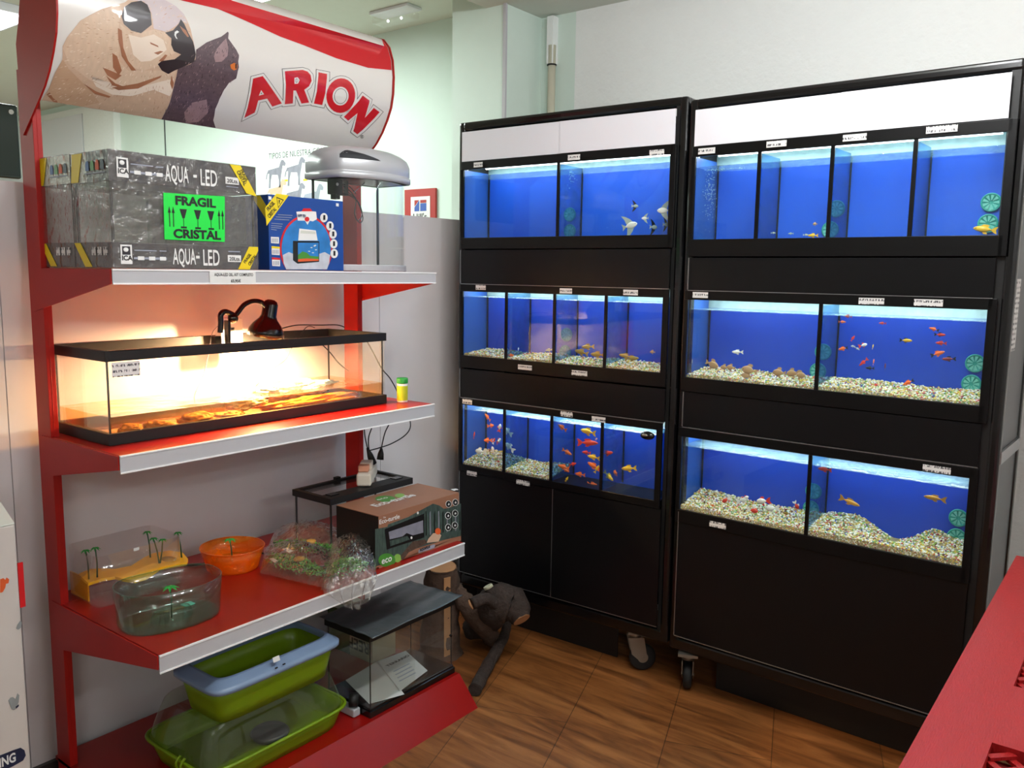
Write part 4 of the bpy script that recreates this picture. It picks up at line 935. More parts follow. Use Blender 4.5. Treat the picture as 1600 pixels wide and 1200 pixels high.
hood=h.build('hood',t)
MB('dark_plastic').prism(foot(1.781,-.004),(0,0,.006)).build('hood_underside',t)
w=MB('dark_plastic')   # dark teardrop window on the hood's front
def hoodpt(k,z):
    i=max(j for j in range(len(prof)-1) if prof[j][1]<=z); g_=prof[i][0]+(prof[i+1][0]-prof[i][0])*(z-prof[i][1])/(prof[i+1][1]-prof[i][1])
    yv=yb_+g_-(yb_-ya+2*g_)*k; return (xf+g_+(.045+g_*.3)*math.sin(PI*k)**.8+.0012,yv,z)
w.grid(lambda i,j:hoodpt(.985-.42*i,1.838+ .030*(1-i)**.7*math.sin(PI*min(1,(i*4+.25))/2)*j),18,4); w.build('feeding_flap',t)
f=MB('black_matt').box(-2.125,-2.09,1.80,1.835,1.735,1.782); f.box(-2.12,-2.095,1.808,1.828,1.72,1.736); f.box(-2.11,-2.09,1.852,1.858,1.735,1.78); f.box(-2.11,-2.09,1.835,1.858,1.733,1.738); f.cyl((-2.09,1.81,1.765),(-2.086,1.81,1.765),.005,mat='label_white'); f.build('filter_pump',t,bevel=.002)
c=MB('ink_black')
def curve(pts,n=10):
    P_=[Vector(q) for q in pts]; out=[]
    for i in range(len(P_)-1):
        p0,p1,p2,p3=P_[max(i-1,0)],P_[i],P_[i+1],P_[min(i+2,len(P_)-1)]
        for k in range(n):
            s_=k/n; out.append(.5*((2*p1)+(-p0+p2)*s_+(2*p0-5*p1+4*p2-p3)*s_**2+(-p0+3*p1-3*p2+p3)*s_**3))
    return out+[P_[-1]]
lo=lambda L_:[at(u,v,0,-2.10) for u,v in L_]
c.tube(curve(lo([(522,286),(535,290),(548,300),(560,318),(567,340),(562,348),(554,335),(556,312),(545,302),(530,294)])),.0016,6); c.tube(curve(lo([(524,290),(530,300),(545,305),(560,316),(566,335),(560,345)])),.0015,6); c.tube(curve(lo([(528,287),(545,291),(556,303)])),.0015,6)
c.build('power_cable',t); MB('text_grey').tube(curve(lo([(553,301),(565,290),(575,280),(573,277)])),.0014,6).build('lamp_cable',t)

# ================================================================ middle shelf: turtle tank
x0,x1,y0,y1,z0,z1=-2.395,-2.105,1.060,2.026,ZM+.0005,1.288
t=thing('turtle_tank','long low glass turtle tank with black rims, warmly lit on the middle shelf','aquarium',((x0+x1)/2,(y0+y1)/2,z0))
def rim(za,zb_,w_,nm):
    b=MB('black_matt'); b.box(x0-.004,x1+.004,y0-.004,y0+w_,za,zb_); b.box(x0-.004,x1+.004,y1-w_,y1+.004,za,zb_); b.box(x0-.004,x0+w_,y0+w_,y1-w_,za,zb_); b.box(x1-w_,x1+.004,y0+w_,y1-w_,za,zb_); b.build(nm,t,bevel=.001)
rim(z1-.027,z1,.010,'top_rim'); rim(z0,z0+.030,.010,'bottom_rim')
g=MB('shelf_glass'); zz=z0+.005
for a in ((x0,x0+.004,y0,y1),(x1-.004,x1,y0,y1),(x0+.004,x1-.004,y0,y0+.004),(x0+.004,x1-.004,y1-.004,y1)): g.box(*a,zz,z1-.005)
g.build('glass_walls',t); MB('clear_plastic').box(x0,x1,y0,y1,z0+.004,z0+.008).build('glass_floor',t)
for px,py in ((x0+.004,y0+.004),(x1-.010,y0+.004),(x0+.004,y1-.009),(x1-.009,y1-.009)): MB('black_matt').box(px,px+.004,py,py+.004,zz+.01,z1-.027).build('corner_seam',t)
a=at(174,567,0,x1);b_=at(219,586,0,x1); MB('price_print').box(x1,x1+.0008,a.y,b_.y,b_.z,a.z).build('info_label',t)
WZ=z0+.072
w=MB('amber_water').box(x0+.005,x1-.005,y0+.005,y1-.005,z0+.010,WZ); w.build('water',t)
def rock(name,label,c,sc,mt,seed,cat='stone',n=26,group=None,flat=1):
    rnd=random.Random(seed); K=[(Vector([rnd.uniform(-1,1) for _ in range(3)]).normalized()*rnd.uniform(2,7),rnd.uniform(0,6),rnd.uniform(.04,.11)) for _ in range(7)]+[(Vector([rnd.uniform(-1,1),rnd.uniform(-1,1),rnd.uniform(-3,3)]).normalized()*rnd.uniform(11,24),rnd.uniform(0,6),rnd.uniform(.02,.05)) for _ in range(8)]
    b=MB(mt); b.ball((0,0,0),1,n)
    b.v=[(lambda q:Vector((q.x*sc[0],q.y*sc[1],q.z*sc[2]))+Vector(c))(q*(1+sum(a_*math.sin(k_.dot(q)+p_) for k_,p_,a_ in K))) for q in b.v]
    o=b.build(name); tag(o,label,cat,group); return o
rock('stone','pale layered stone island rising out of the turtle tank water',(-2.22,1.735,z0+.070),(.055,.145,.030),'stone_pale',3)
rock('stone','flat pale stone just breaking the water, centre of the turtle tank',(-2.20,1.52,z0+.052),(.05,.07,.020),'stone_pale',5)
rock('stone','long dark submerged rock below the pale island, front of the turtle tank',(-2.155,1.73,z0+.030),(.030,.19,.020),'stone_amber',8)
for i,(yv,s_,lab) in enumerate([(1.14,.035,'small amber stone by the left front corner of the turtle tank'),(1.21,.045,'rounded brown stone left in the turtle tank'),(1.33,.05,'jagged golden stone in the left half of the turtle tank'),(1.43,.06,'crumbly golden rock near the middle front of the turtle tank')]):
    rock('stone',lab,(-2.145,yv,z0+.024),(.03,s_,.017 if i!=2 else .022),'stone_amber',20+i)
# clamp lamp
def L3(u,v,x_): return at(u,v,0,x_)
lx=-2.215
t=thing('clamp_lamp','glossy black clamp lamp with bell shade over the turtle tank','lamp',(lx,1.6,1.288))
ax=Vector((-.16,.16,-.97)).normalized()    # the shade's axis, mouth end
top=L3(424,468,lx); mouth=L3(417,527,lx)
axis=(mouth-top); Ls=axis.length; axis=Vector((-.14,axis.normalized().y+.06,-.96)).normalized()
q=axis.to_track_quat('Z','Y').to_matrix()
pr=[(0,0),(.010,.001),(.018,.006),(.022,.015),(.0225,.052),(.027,.062),(.042,.080),(.052,.098),(.0555,.118),(.0535,.118),(.050,.099),(.040,.082),(.024,.064),(.019,.052),(.018,.016),(.0,.012)]
k=Ls/.120
b=MB('black_gloss'); b.lathe([(r_*k*1.05,z_*k) for r_,z_ in pr],36,top,M=q.to_4x4()); b.build('lamp_shade',t)
b=MB('lamp_inner'); b.lathe([(r_*k*1.05-.0006,z_*k) for r_,z_ in [(.0535,.1175),(.050,.099),(.040,.082),(.024,.064),(.018,.052)]],36,top,M=q.to_4x4()); b.build('shade_lining',t)
mat('bulb_glow',C(255,215,150),.4,emit=25)
bc=top+axis*.078*k; MB('bulb_glow').ball(bc,.016,10).build('bulb',t)
l=bpy.data.lights.new('clamp_lamp_light','POINT'); l.energy=LAMPP; l.color=(1,.62,.30); l.shadow_soft_size=.017; lo_=bpy.data.objects.new('clamp_lamp_light',l); COL.objects.link(lo_); lo_.location=bc+axis*.020
ax_=lx-.01
MB('black_gloss').tube(curve([L3(366,496,ax_),L3(372,488,ax_),L3(382,476,ax_),L3(395,470.5,ax_),L3(408,472,ax_),L3(416,479,lx)]),.0075,10).build('gooseneck',t)
b=MB('black_gloss'); b.ball(L3(364,497,ax_),.016,8,sc=(1,1,1)); b.tube(curve([L3(364,492,ax_),L3(352,487,ax_),L3(345,492,ax_),L3(345,505,ax_),L3(344,520,ax_)]),.0085,10); b.build('clamp_joint',t)
b=MB('black_gloss').box(ax_-.012,ax_+.012,L3(353,500,ax_).y,L3(357,500,ax_).y,1.262,1.345); b.box(ax_-.012,ax_+.012,L3(333,530,ax_).y,L3(343,530,ax_).y,1.27,1.30); b.build('clamp_jaw',t,bevel=.002)
# clear white filter box with socket behind the lamp
t=thing('filter_box','white plastic filter box hanging inside the tank behind the clamp lamp','filter box',(-2.36,1.52,1.25))
MB('label_white').box(-2.372,-2.335,1.545,1.625,1.235,1.345).build('housing',t,bevel=.006); MB('ink_black').box(-2.3348,-2.334,1.58,1.592,1.300,1.314).build('switch_mark',t)
# thin cables at the turtle tank
def cable(name,label,pts,r,mt='ink_black',cat='cable',par=None,n=8):
    b=MB(mt).tube(curve(pts,n),r,6); o=b.build(name,par)
    if par is None: tag(o,label,cat)
    return o
ix=-2.26
cable('cable','thin pale cable dropping from the left side of the clamp into the water',[L3(342,508,ix),L3(332,520,ix),L3(327,545,ix),L3(318,585,ix),L3(306,612,ix),L3(303,624,ix)],.0012,'text_grey')
cable('cable','thin cable running from the rim down to the pale stone island',[L3(492,512,ix),L3(478,512,ix),L3(455,545,ix),L3(445,563,ix),L3(425,577,ix),L3(412,590,ix),L3(400,603,ix)],.0013,'ink_black')
cable('cable','black cable lying along the back rim towards the right post',[L3(441,513,-2.40),L3(465,508,-2.40),L3(500,508,-2.40),L3(528,508,-2.40),L3(545,514,-2.40),L3(566,520,-2.36)],.0022)
cable('cable','black cable crossing the right end of the turtle tank diagonally',[L3(500,535,-2.35),L3(515,550,-2.36),L3(530,568,-2.37),L3(545,580,-2.38)],.0020)
cable('cable','black cable hanging outside the right end down behind the jar',[L3(566,520,-2.40),L3(580,545,-2.40),L3(596,575,-2.40),L3(610,592,-2.40),L3(622,615,-2.40),L3(632,645,-2.38)],.0022)
# fish-food jar
jx,jy=-2.078,2.082
t=thing('food_jar','small jar of pet food with green lid, right end of middle shelf','jar',(jx,jy,ZM))
MB('label_white').lathe([(0,0),(.017,0),(.0185,.003),(.0185,.066),(.016,.069),(0,.069)],28,(jx,jy,ZM+.0005)).build('body',t)
MB('jar_label').lathe([(.0188,.008),(.0190,.009),(.0190,.058),(.0188,.059)],28,(jx,jy,ZM)).build('label_band',t)
MB('jar_green').lathe([(.0,.067),(.0195,.067),(.0200,.069),(.0200,.083),(.0185,.086),(0,.086)],28,(jx,jy,ZM)).build('lid',t)
# ================================================================ lower shelf
def shell(b,loop_fn,zs,mt=None,n=40,th=.002):
    """thin-walled open vessel: loop_fn(t,z) -> xy ; zs list of heights"""
    for off in (0,th):
        vs=[]; 
        for z in zs:
            for k in range(n): x,y=loop_fn(2*PI*k/n,z,off); vs.append((x,y,z+(off if z==zs[0] else 0)))
        b.add(vs,[(i*n+k,i*n+(k+1)%n,(i+1)*n+(k+1)%n,(i+1)*n+k) for i in range(len(zs)-1) for k in range(n)],mt,True); b.add(vs[:n],[tuple(range(n))],mt)
    a=[(*loop_fn(2*PI*k/n,zs[-1],0),zs[-1]) for k in range(n)]; c=[(*loop_fn(2*PI*k/n,zs[-1],th),zs[-1]) for k in range(n)]
    b.add(a+c,[(k,(k+1)%n,(k+1)%n+n,k+n) for k in range(n)],mt,True); return b
def palm(parent,base,top,r=.022,name='palm_tree'):
    base=Vector(base); top=Vector(top)
    tr=MB('palm_trunk').tube([base,base.lerp(top,.5)+Vector((0,.002,0)),top],[.0024,.002,.0018],8).build(name,parent)
    b=MB('palm_green'); n=7
    for k in range(n):
        a=2*PI*k/n+.3; d=Vector((math.cos(a),math.sin(a),0)); s=Vector((-math.sin(a),math.cos(a),0))
        p=[top+Vector((0,0,.002)),top+d*r*.45+s*r*.22+Vector((0,0,.002)),top+d*r-Vector((0,0,.005)),top+d*r*.45-s*r*.22+Vector((0,0,.002))]
        b.prism(p,(0,0,.0012))
    f=b.build('palm_crown',parent); f.parent=tr; return tr
z=ZL
# clear turtle tank with yellow island
cx0,cx1,cy0,cy1=-2.392,-2.215,1.062,1.318
t=thing('turtle_terrarium','clear plastic turtle tank with yellow palm island, back left of lower shelf','turtle tank',((cx0+cx1)/2,(cy0+cy1)/2,z))
g=MB('clear_plastic'); H_=.145
def rr(x0,x1,y0,y1,r,n=40):
    def f(t,zz,off=0):
        c,s=math.cos(t),math.sin(t); p=.22; ax,ay=(x1-x0)/2-off,(y1-y0)/2-off
        return ((x0+x1)/2+ax*math.copysign(abs(c)**p,c),(y0+y1)/2+ay*math.copysign(abs(s)**p,s))
    return f
shell(g,rr(cx0,cx1,cy0,cy1,.01),[z+.001,z+.01,z+H_],n=48); g.build('clear_walls',t)
isl=[]; 
def I_(u,v): q=at(u,v,2,z+.068); return q
up=[(122,898),(140,890),(165,889),(180,890),(205,885),(225,872),(240,865),(265,861),(285,864),(294,874)]
lw=[(292,880),(270,884),(250,888),(240,895),(228,903),(210,908),(195,906),(180,902),(160,905),(138,912)]
pts=[I_(u,v) for u,v in up]+[I_(u,v) for u,v in lw]; hole=None
b=MB('yellow_plastic'); tri=earclip([(q.x,q.y) for q in pts]); nn=len(pts)
b.add([q-Z*.006 for q in pts]+[q+Z*.002 for q in pts],[t3[::-1] for t3 in tri]+[tuple(i+nn for i in t3) for t3 in tri]+[(i,(i+1)%nn,(i+1)%nn+nn,i+nn) for i in range(nn)]); b.build('island',t)
b=MB('yellow_plastic'); q0=I_(285,873); q1=I_(136,903)
b.prism([q1+Vector((-.10,0,-.07)),q1+Vector((.0,0,-.07)),q1+Vector((.0,.0,-.004)),q1+Vector((-.10,.0,-.004))],(0,.004,0)); b.build('ramp',t)
c=MB('root_gold'); ce=I_(264,875); c.lathe([(0,.0),(.020,.0),(.022,.0025),(0,.0022)],24,(ce.x,ce.y,ce.z+.001),sx=1.3,sy=.85); c.build('basking_hollow',t)
for (bu,bv,tu,tv) in [(139,906,134,861),(152,903,149,857),(235,872,230,832),(249,881,240,842),(250,881,254,844),(284,872,278,833)]:
    q=I_(bu,bv); 
    d=at(tu,tv,0,q.x); palm(t,q,(q.x,d.y,d.z),.014)
a=at(213,858,0,cx1); MB('label_white').box(cx1,cx1+.0006,a.y-.008,a.y+.008,a.z-.004,a.z+.004).build('price_sticker',t)
# green kidney-shaped turtle bowl
ctr=at(268,965,2,z); ctr=Vector((-2.02,1.155,z))
def kid(t_,zz,off=0):
    c,s=math.cos(t_),math.sin(t_); k=(zz-z)/.105; a=.098+.006*k-off; b_=.128+.006*k-off
    bx,by=a*math.copysign(abs(c)**.8,c),b_*math.copysign(abs(s)**.9,s); bx+=.018*math.exp(-(s/.5)**2)*(1 if c<0 else 0)
    ca,sa=math.cos(R(-8)),math.sin(R(-8)); return (ctr.x+bx*ca-by*sa,ctr.y+bx*sa+by*ca)
t=thing('turtle_bowl','clear greenish turtle bowl with a single palm, front left of lower shelf','turtle bowl',ctr)
g=MB('green_plastic'); shell(g,kid,[z+.001,z+.012,z+.05,z+.105],n=48,th=.0018); g.build('bowl',t)
g=MB('green_plastic').tube([Vector((*kid(2*PI*k/48,z+.105,.001),z+.105)) for k in range(49)],.0018,6,caps=False); g.build('rim',t)
g=MB('green_plastic'); 
for rz_,zz in ((.055,.030),): g.lathe([(0,zz),(.030,zz),(.040,zz-.004),(.048,.004)],30,(ctr.x+.01,ctr.y,z),sx=.8,sy=1.25)
g.build('island',t)
q=at(268,965,2,z+.032); tp=at(266,918,0,q.x); palm(t,(q.x,q.y,z+.032),(q.x,tp.y,tp.z),.022)
MB('teal_light').box(-2.07,-2.045,1.215,1.245,z+.004,z+.0055).build('price_sticker',t)
# orange round turtle bowl
oc=Vector((-2.225,1.487,z)); 
t=thing('turtle_bowl','translucent orange round turtle bowl with a palm','turtle bowl',oc)
g=MB('orange_plastic'); shell(g,lambda t_,zz,off=0:(oc.x+(.093+.022*((zz-z)/.07)-off)*math.cos(t_)*.85,oc.y+(.093+.022*((zz-z)/.07)-off)*math.sin(t_)*.82),[z+.001,z+.008,z+.035,z+.068],n=44,th=.0018); g.build('bowl',t)
g=MB('orange_plastic').tube([(oc.x+.115*math.cos(2*PI*k/44)*.85,oc.y+.115*math.sin(2*PI*k/44)*.82,z+.068) for k in range(45)],.0022,6,caps=False); g.build('rim',t)
g=MB('orange_plastic').lathe([(0,.022),(.025,.022),(.036,.004)],26,tuple(oc),sy=1.3); g.build('island',t)
palm(t,(oc.x+.004,oc.y-.005,z+.022),(oc.x,oc.y-.008,z+.090),.022)
cable('power_cable','black flat plug lead lying behind the orange bowl',[(-2.36,1.38,z+.004),(-2.31,1.44,z+.006),(-2.33,1.55,z+.005),(-2.25,1.62,z+.005),(-2.20,1.66,z+.004)],.003)
# eco-turtle carton
x0,x1,y0,y1=-2.062,-1.866,1.765,2.142; z1=.747
t=thing('aquarium_box','brown carton for a small turtle tank, lower shelf right','aquarium box',((x0+x1)/2,(y0+y1)/2,z))
b=MB('brown_box').box(x0,x1,y0,y1,z+.0005,z1); b.build('carton',t,bevel=.0012)
MB('black_print').box(x0+.001,x1-.001,y0-.0006,y0,z+.002,z1-.002).build('dark_side_print',t)
def EP(u,v,e=.0): q=at(570+u*170/1600,780+v*120/1129,0,x1); return q+Vector((e,0,0))
s=MB('forest_print')
def ep(pts,e,mt): s.prism([EP(*q,e) for q in pts],(.0003,0,0),mt)
def cl(L_): return L_
ep([(150,440),(330,405),(340,370),(640,260),(860,140),(1000,65),(1090,90),(1160,140),(1230,130),(1412,60),(1412,540),(1150,600),(1000,650),(640,760),(560,890),(152,985)],.0003,'forest_print')
ep([(290,440),(870,210),(870,560),(320,740)],.0009,'black_print'); ep([(345,480),(850,310),(855,490),(700,530),(610,495),(550,545),(360,590)],.0014,'grey_print'); ep([(360,610),(620,540),(660,590),(370,690)],.0014,'forest_print')
ep([(170,985),(560,890),(640,760),(1000,650),(1412,540),(1412,608),(160,1010)],.0006,'brown_box')
ep([(520,830),(700,620),(880,590),(920,640),(760,720),(640,780),(560,890),(530,880)],.0012,'bark')
ep(E_(1070,470,42,48,16),.0016,'orange_print'); ep([(905,640),(930,580),(1000,500),(1080,490),(1120,530),(1080,620)],.0014,'pug_tan')
for k in range(9): 
    u=890+62*k; ep([(u,180+20*(k%3)),(u+14,170),(u+20,520-10*k),(u+4,540-10*k)],.0006,'grey_print' if k%2 else 'black_print')
for cx_,cy_ in ((1225,70),(1325,45),(1218,240),(1322,205),(1220,412),(1318,380)):
    ep(E_(cx_,cy_,44,52,20),.0018,'text_white'); ep(E_(cx_,cy_,37,45,20),.0022,'black_print'); ep([(cx_-14,cy_+12),(cx_,cy_-18),(cx_+16,cy_+2),(cx_+4,cy_+18)],.0026,'text_white')
ep(E_(775,200,14,20,12),.0014,'text_white'); ep(E_(680,565,14,20,12),.0018,'text_white')
ep(E_(320,895,125,100,30),.0014,'logo_green'); ep(E_(478,865,52,62,24),.0012,'logo_green_light')
Xd=EP(1000,300)-EP(999,302)
def et(txt,u,v,hgt,wd,mt,e=.0020,d=Y,up_=Z,bold=.02): s.text(txt,EP(u,v,e),d,up_,hgt,mt,width=wd,bold=bold)
et('eco',240,955,.030,.044,'text_white',d=Y,bold=.02)
et('The',262,282,.007,.011,'text_white'); et('Eco-turtle',205,368,.020,.088,'text_white')
ep([(785,745),(1000,665),(1030,665),(1020,715),(830,775),(785,790)],.0012,'text_grey'); et('AQUAPLUS',800,765,.012,.050,'ink_black',.0018,bold=.05)
s.build('front_print',t)
s=MB('text_white'); zt=z1+.0005
def TP(u,v): return at(560+u*170/1600,740+v*90/847,2,z1)+Z*.0004
s.prism([TP(*q) for q in E_(395,372,150,45,30)],(0,0,.0003),'logo_green'); s.prism([TP(*q) for q in E_(610,325,75,30,24)],(0,0,.0003),'logo_green_light')
q=TP(300,400); s.text('eco',q+Z*.0006,Y,-X,.028,'text_white',width=.045,bold=.01)
q=TP(265,495); s.text('Eco-turtle',q+Z*.0004,Y,-X,.045,'text_white',width=.185,bold=.03)
q=TP(340,440); s.text('The',q+Z*.0004,Y,-X,.012,'text_white',width=.018,bold=.03)
q=TP(700,305); s.text('turtle kit',q+Z*.0004,Y,-X,.014,'text_grey',width=.052) if False else None
s.prism([TP(*q) for q in ((1355,232),(1440,222),(1475,240),(1400,252))],(0,0,.0003),'text_white')
s.build('top_print',t)
# glass tank with black lid behind
x0,x1,y0,y1,z1=-2.262,-2.075,1.752,2.125,.768
t=thing('glass_aquarium','empty glass aquarium with black rim lid behind the brown carton','aquarium',((x0+x1)/2,(y0+y1)/2,z))
g=MB('shelf_glass')
for a in ((x0,x0+.004,y0,y1),(x1-.004,x1,y0,y1),(x0+.004,x1-.004,y0,y0+.004),(x0+.004,x1-.004,y1-.004,y1)): g.box(*a,z+.001,z1-.02)
g.build('glass_walls',t)
for px,py in ((x0+.004,y0+.004),(x1-.009,y0+.004),(x0+.004,y1-.009)): MB('black_matt').box(px,px+.005,py,py+.005,z+.002,z1-.02).build('corner_seam',t)
b=MB('black_matt'); w_=.012
b.box(x0-.003,x1+.003,y0-.003,y0+w_,z1-.022,z1); b.box(x0-.003,x1+.003,y1-w_,y1+.003,z1-.022,z1); b.box(x0-.003,x0+w_,y0+w_,y1-w_,z1-.022,z1); b.box(x1-.055,x1+.003,y0+w_,y1-w_,z1-.022,z1); b.build('lid_frame',t,bevel=.001)
MB('shelf_glass').box(x0+w_,x1-.055,y0+w_,y1-w_,z1-.008,z1-.005).build('lid_pane',t)
for yy_ in (y0+.02,y1-.06): MB('black_gloss').box(x1-.048,x1-.020,yy_,yy_+.035,z1,z1+.003).build('cable_slot',t)
MB('black_matt').box(x0-.006,x0+.010,1.93,1.95,z1-.01,z1+.008).build('lid_clip',t)
# power strip with adapters and leads
t=thing('power_strip','white multi-socket power strip on the glass lid, cables plugged in','power strip',(-2.15,1.92,.769))
z0=.7685
M=Matrix.Translation((-2.165,1.995,z0))@Matrix.Rotation(R(-50),4,'Z')@Matrix.Scale(1.12,4)
b=MB('plug_white'); b.T=M; b.box(-.085,.085,-.022,.022,.002,.040); b.build('strip_body',t,bevel=.006)
b=MB('plug_white'); b.T=M; b.box(-.01,.035,-.018,.018,.040,.064); b.build('double_adapter',t,bevel=.003)
b=MB('plug_salmon'); b.T=M; b.box(.03,.062,-.020,.012,.041,.060); b.build('travel_adapter',t,bevel=.003)
b=MB('ink_black'); b.T=M
for dx in (-.04,-.052): b.cyl((dx,.0,.039),(dx,.0,.0415),.003,n=10)
b.build('socket_holes',t)
pl=lambda name,lab,base,tip,pts,r: None
def plug(label,base,top_,pts):
    t=thing('power_plug',label,'plug',base)
    MB('ink_black').tube([base,Vector(base).lerp(Vector(top_),.5),top_],[.013,.011,.004],12).build('plug_body',t)
    MB('ink_black').tube(curve([top_]+pts),.0022,6).build('lead',t)
px_=-2.17
Lp=lambda u,v,x_=-2.17:tuple(at(u,v,0,x_))
plug('black plug in the power strip, left one, its lead rising beside the post',Lp(583,724),Lp(574,700),[Vector(Lp(570,680)),Vector(Lp(569,660)),Vector(Lp(570,640,-2.2))])
plug('black plug in the power strip, right one with thin leads',Lp(594,718),Lp(596,700),[Vector(Lp(598,690)),Vector(Lp(602,675)),Vector(Lp(609,660)),Vector(Lp(612,645,-2.2))])
cable('cable','black cable looping from the plugs up to the right under the middle shelf',[Lp(577,704),Lp(592,700),Lp(612,693),Lp(632,681),Lp(641,668),Lp(640,652,-2.2)],.0022)
cable('cable','black cable rising left of the plugs to the middle shelf',[Lp(584,716),Lp(577,704),Lp(576,684),Lp(581,668),Lp(584,655,-2.2)],.0022)
# plastic plants in bags
random.seed(12)
def bundle(label,p0,p1,rad,mt,n,root=True):
    p0,p1=Vector(p0),Vector(p1); d=(p1-p0); L_=d.length; d.normalize()
    t=thing('artificial_plant',label,'artificial plant',(p0+p1)/2,group='bagged plastic plants')
    b=MB(mt); b.fixn=False
    for _ in range(n):
        k=random.random(); c=p0.lerp(p1,k); rr_=rad*(math.sin(PI*min(1,.15+k*.8))**.6); a=random.uniform(0,2*PI); rr2=rr_*random.random()**.5
        s=d.cross(Z).normalized(); c=c+s*math.cos(a)*rr2*1.3+Z*abs(math.sin(a))*rr2*.8
        u=Vector([random.gauss(0,1) for _ in range(3)]).normalized(); w2=u.cross(d).normalized(); l=random.uniform(.007,.014); u=(u+d*.6).normalized()
        b.add([c,c+u*l*.5+w2*l*.2,c+u*l,c+u*l*.5-w2*l*.2],[(0,1,2,3)],('root_gold' if root and .35<k<.6 and random.random()<.25 else mt) if random.random()<.6 else 'leaf_dark')
    b.build('leaves',t)
    s=MB('palm_trunk')
    for j in range(4): o_=Vector((random.uniform(-1,1)*rad*.4,random.uniform(-1,1)*rad*.4,rad*.35)); s.tube([p0+o_,p0.lerp(p1,.5)+o_*.8,p1+o_*.5],.0016,5)
    s.build('stems',t)
    if root:
        g=MB('root_gold'); g.ball(tuple(p0.lerp(p1,.55)+Z*rad*.8),.016,6,sc=(1,1.2,.45)); g.build('moss_ball',t)
A_=lambda u,v,h=.02:at(u,v,2,z+h)
bundle('green plastic plant in the bag, rear one by the glass tank',A_(432,852,.035),A_(530,862,.035),.030,'leaf',900)
bundle('olive plastic plant in the bag, left front one with white tag',A_(424,872),A_(505,898),.032,'leaf',1000)
bundle('dense green plastic plant in the bag, right end by the carton',A_(508,893,.02),A_(572,885,.02),.042,'leaf',1300,False)
tg=MB('label_white').prism([A_(441,858,.055),A_(448,856,.058),A_(458,861,.056),A_(452,864,.055)],(0,0,.001)); tg.prism([A_(420,873,.035),A_(427,872,.04),A_(435,877,.038),A_(430,880,.034)],(0,0,.001))
def bag(label,fn,nu,nv,seed):
    rnd=random.Random(seed); K=[(rnd.uniform(8,60),rnd.uniform(8,60),rnd.uniform(0,6),rnd.uniform(.001,.0032)) for _ in range(14)]
    b=MB('crinkle')
    def f(i,j):
        p=Vector(fn(i,j)); h=sum(a_*abs(math.sin(kx*i+ky*j+p_)) for kx,ky,p_,a_ in K)*(.4+.6*math.sin(PI*i)**.5*math.sin(PI*j)**.5 if 0<i<1 and 0<j<1 else .3); return p+Vector((h*.4,h*.2,h))
    b.grid(f,nu,nv); o=b.build('plastic_bag'); tag(o,label,'plastic bag'); return o
def quad(c00,c10,c11,c01,hump):
    def f(i,j):
        a=c00.lerp(c10,i); b_=c01.lerp(c11,i); return a.lerp(b_,j)+Z*hump(i,j)
    return f
hump=lambda h:(lambda i,j:h*(math.sin(PI*i)**.55)*(math.sin(PI*j)**.5))
o=bag('crumpled clear plastic bag over the rear plastic plant',quad(A_(412,868,.004),A_(540,880,.004),A_(545,838,.004),A_(430,830,.004),hump(.062)),46,26,1)
o=bag('crumpled clear bag over the left front plastic plant, with white tags',quad(A_(405,898,.004),A_(520,925,.004),A_(528,868,.004),A_(412,858,.004),hump(.052)),46,28,2); g=tg.build('bag_tag',o)
o=bag('shiny clear bag around the dense plant, open end hanging over the shelf edge',quad(A_(500,925,.004),A_(588,912,.006),A_(583,862,.004),A_(512,856,.004),hump(.078)),44,34,3)
# hanging bag mouth over the rail
e=XL+.006; P0=[at(u,v,0,e) for u,v in ((505,928),(530,917),(560,908),(587,905))]; P1=[at(u,v,0,e+.012) for u,v in ((530,940),(545,951),(562,951),(584,928))]
b=MB('crinkle')
def fl(i,j):
    k=i*3; a=int(min(2,k)); f=k-a; p=P0[a].lerp(P0[a+1],f); q=P1[a].lerp(P1[a+1],f); c=p.lerp(q,j); top_=A_(510+70*i,903-10*i,.02)
    if j<.35: jj=j/.35; return top_.lerp(p,jj)+Z*.012*math.sin(PI*jj)+Vector((.006*math.sin(i*23),0,.006*math.sin(i*31+3*j)))
    jj=(j-.35)/.65; return p.lerp(q,jj)+Vector((.010*math.sin(i*27+4*jj),0,.003*math.sin(i*40)))
b.grid(fl,40,24); fo_=b.build('bag_mouth',o); 

# ================================================================ base level
zb=ZB
def tray(b,x0,x1,y0,y1,z0,z1,fl_,mt,th=.003,n=56,p=.28):
    def f(t,zz,off=0):
        k=(zz-z0)/(z1-z0); c,s=math.cos(t),math.sin(t); ax=(x1-x0)/2+fl_*(k-1)-off; ay=(y1-y0)/2+fl_*(k-1)-off
        return ((x0+x1)/2+ax*math.copysign(abs(c)**p,c),(y0+y1)/2+ay*math.copysign(abs(s)**p,s))
    h=z1-z0; shell(b,f,[z0,z0+h*.3,z0+h*.55,z0+h*.56,z1],mt,n,th); return f
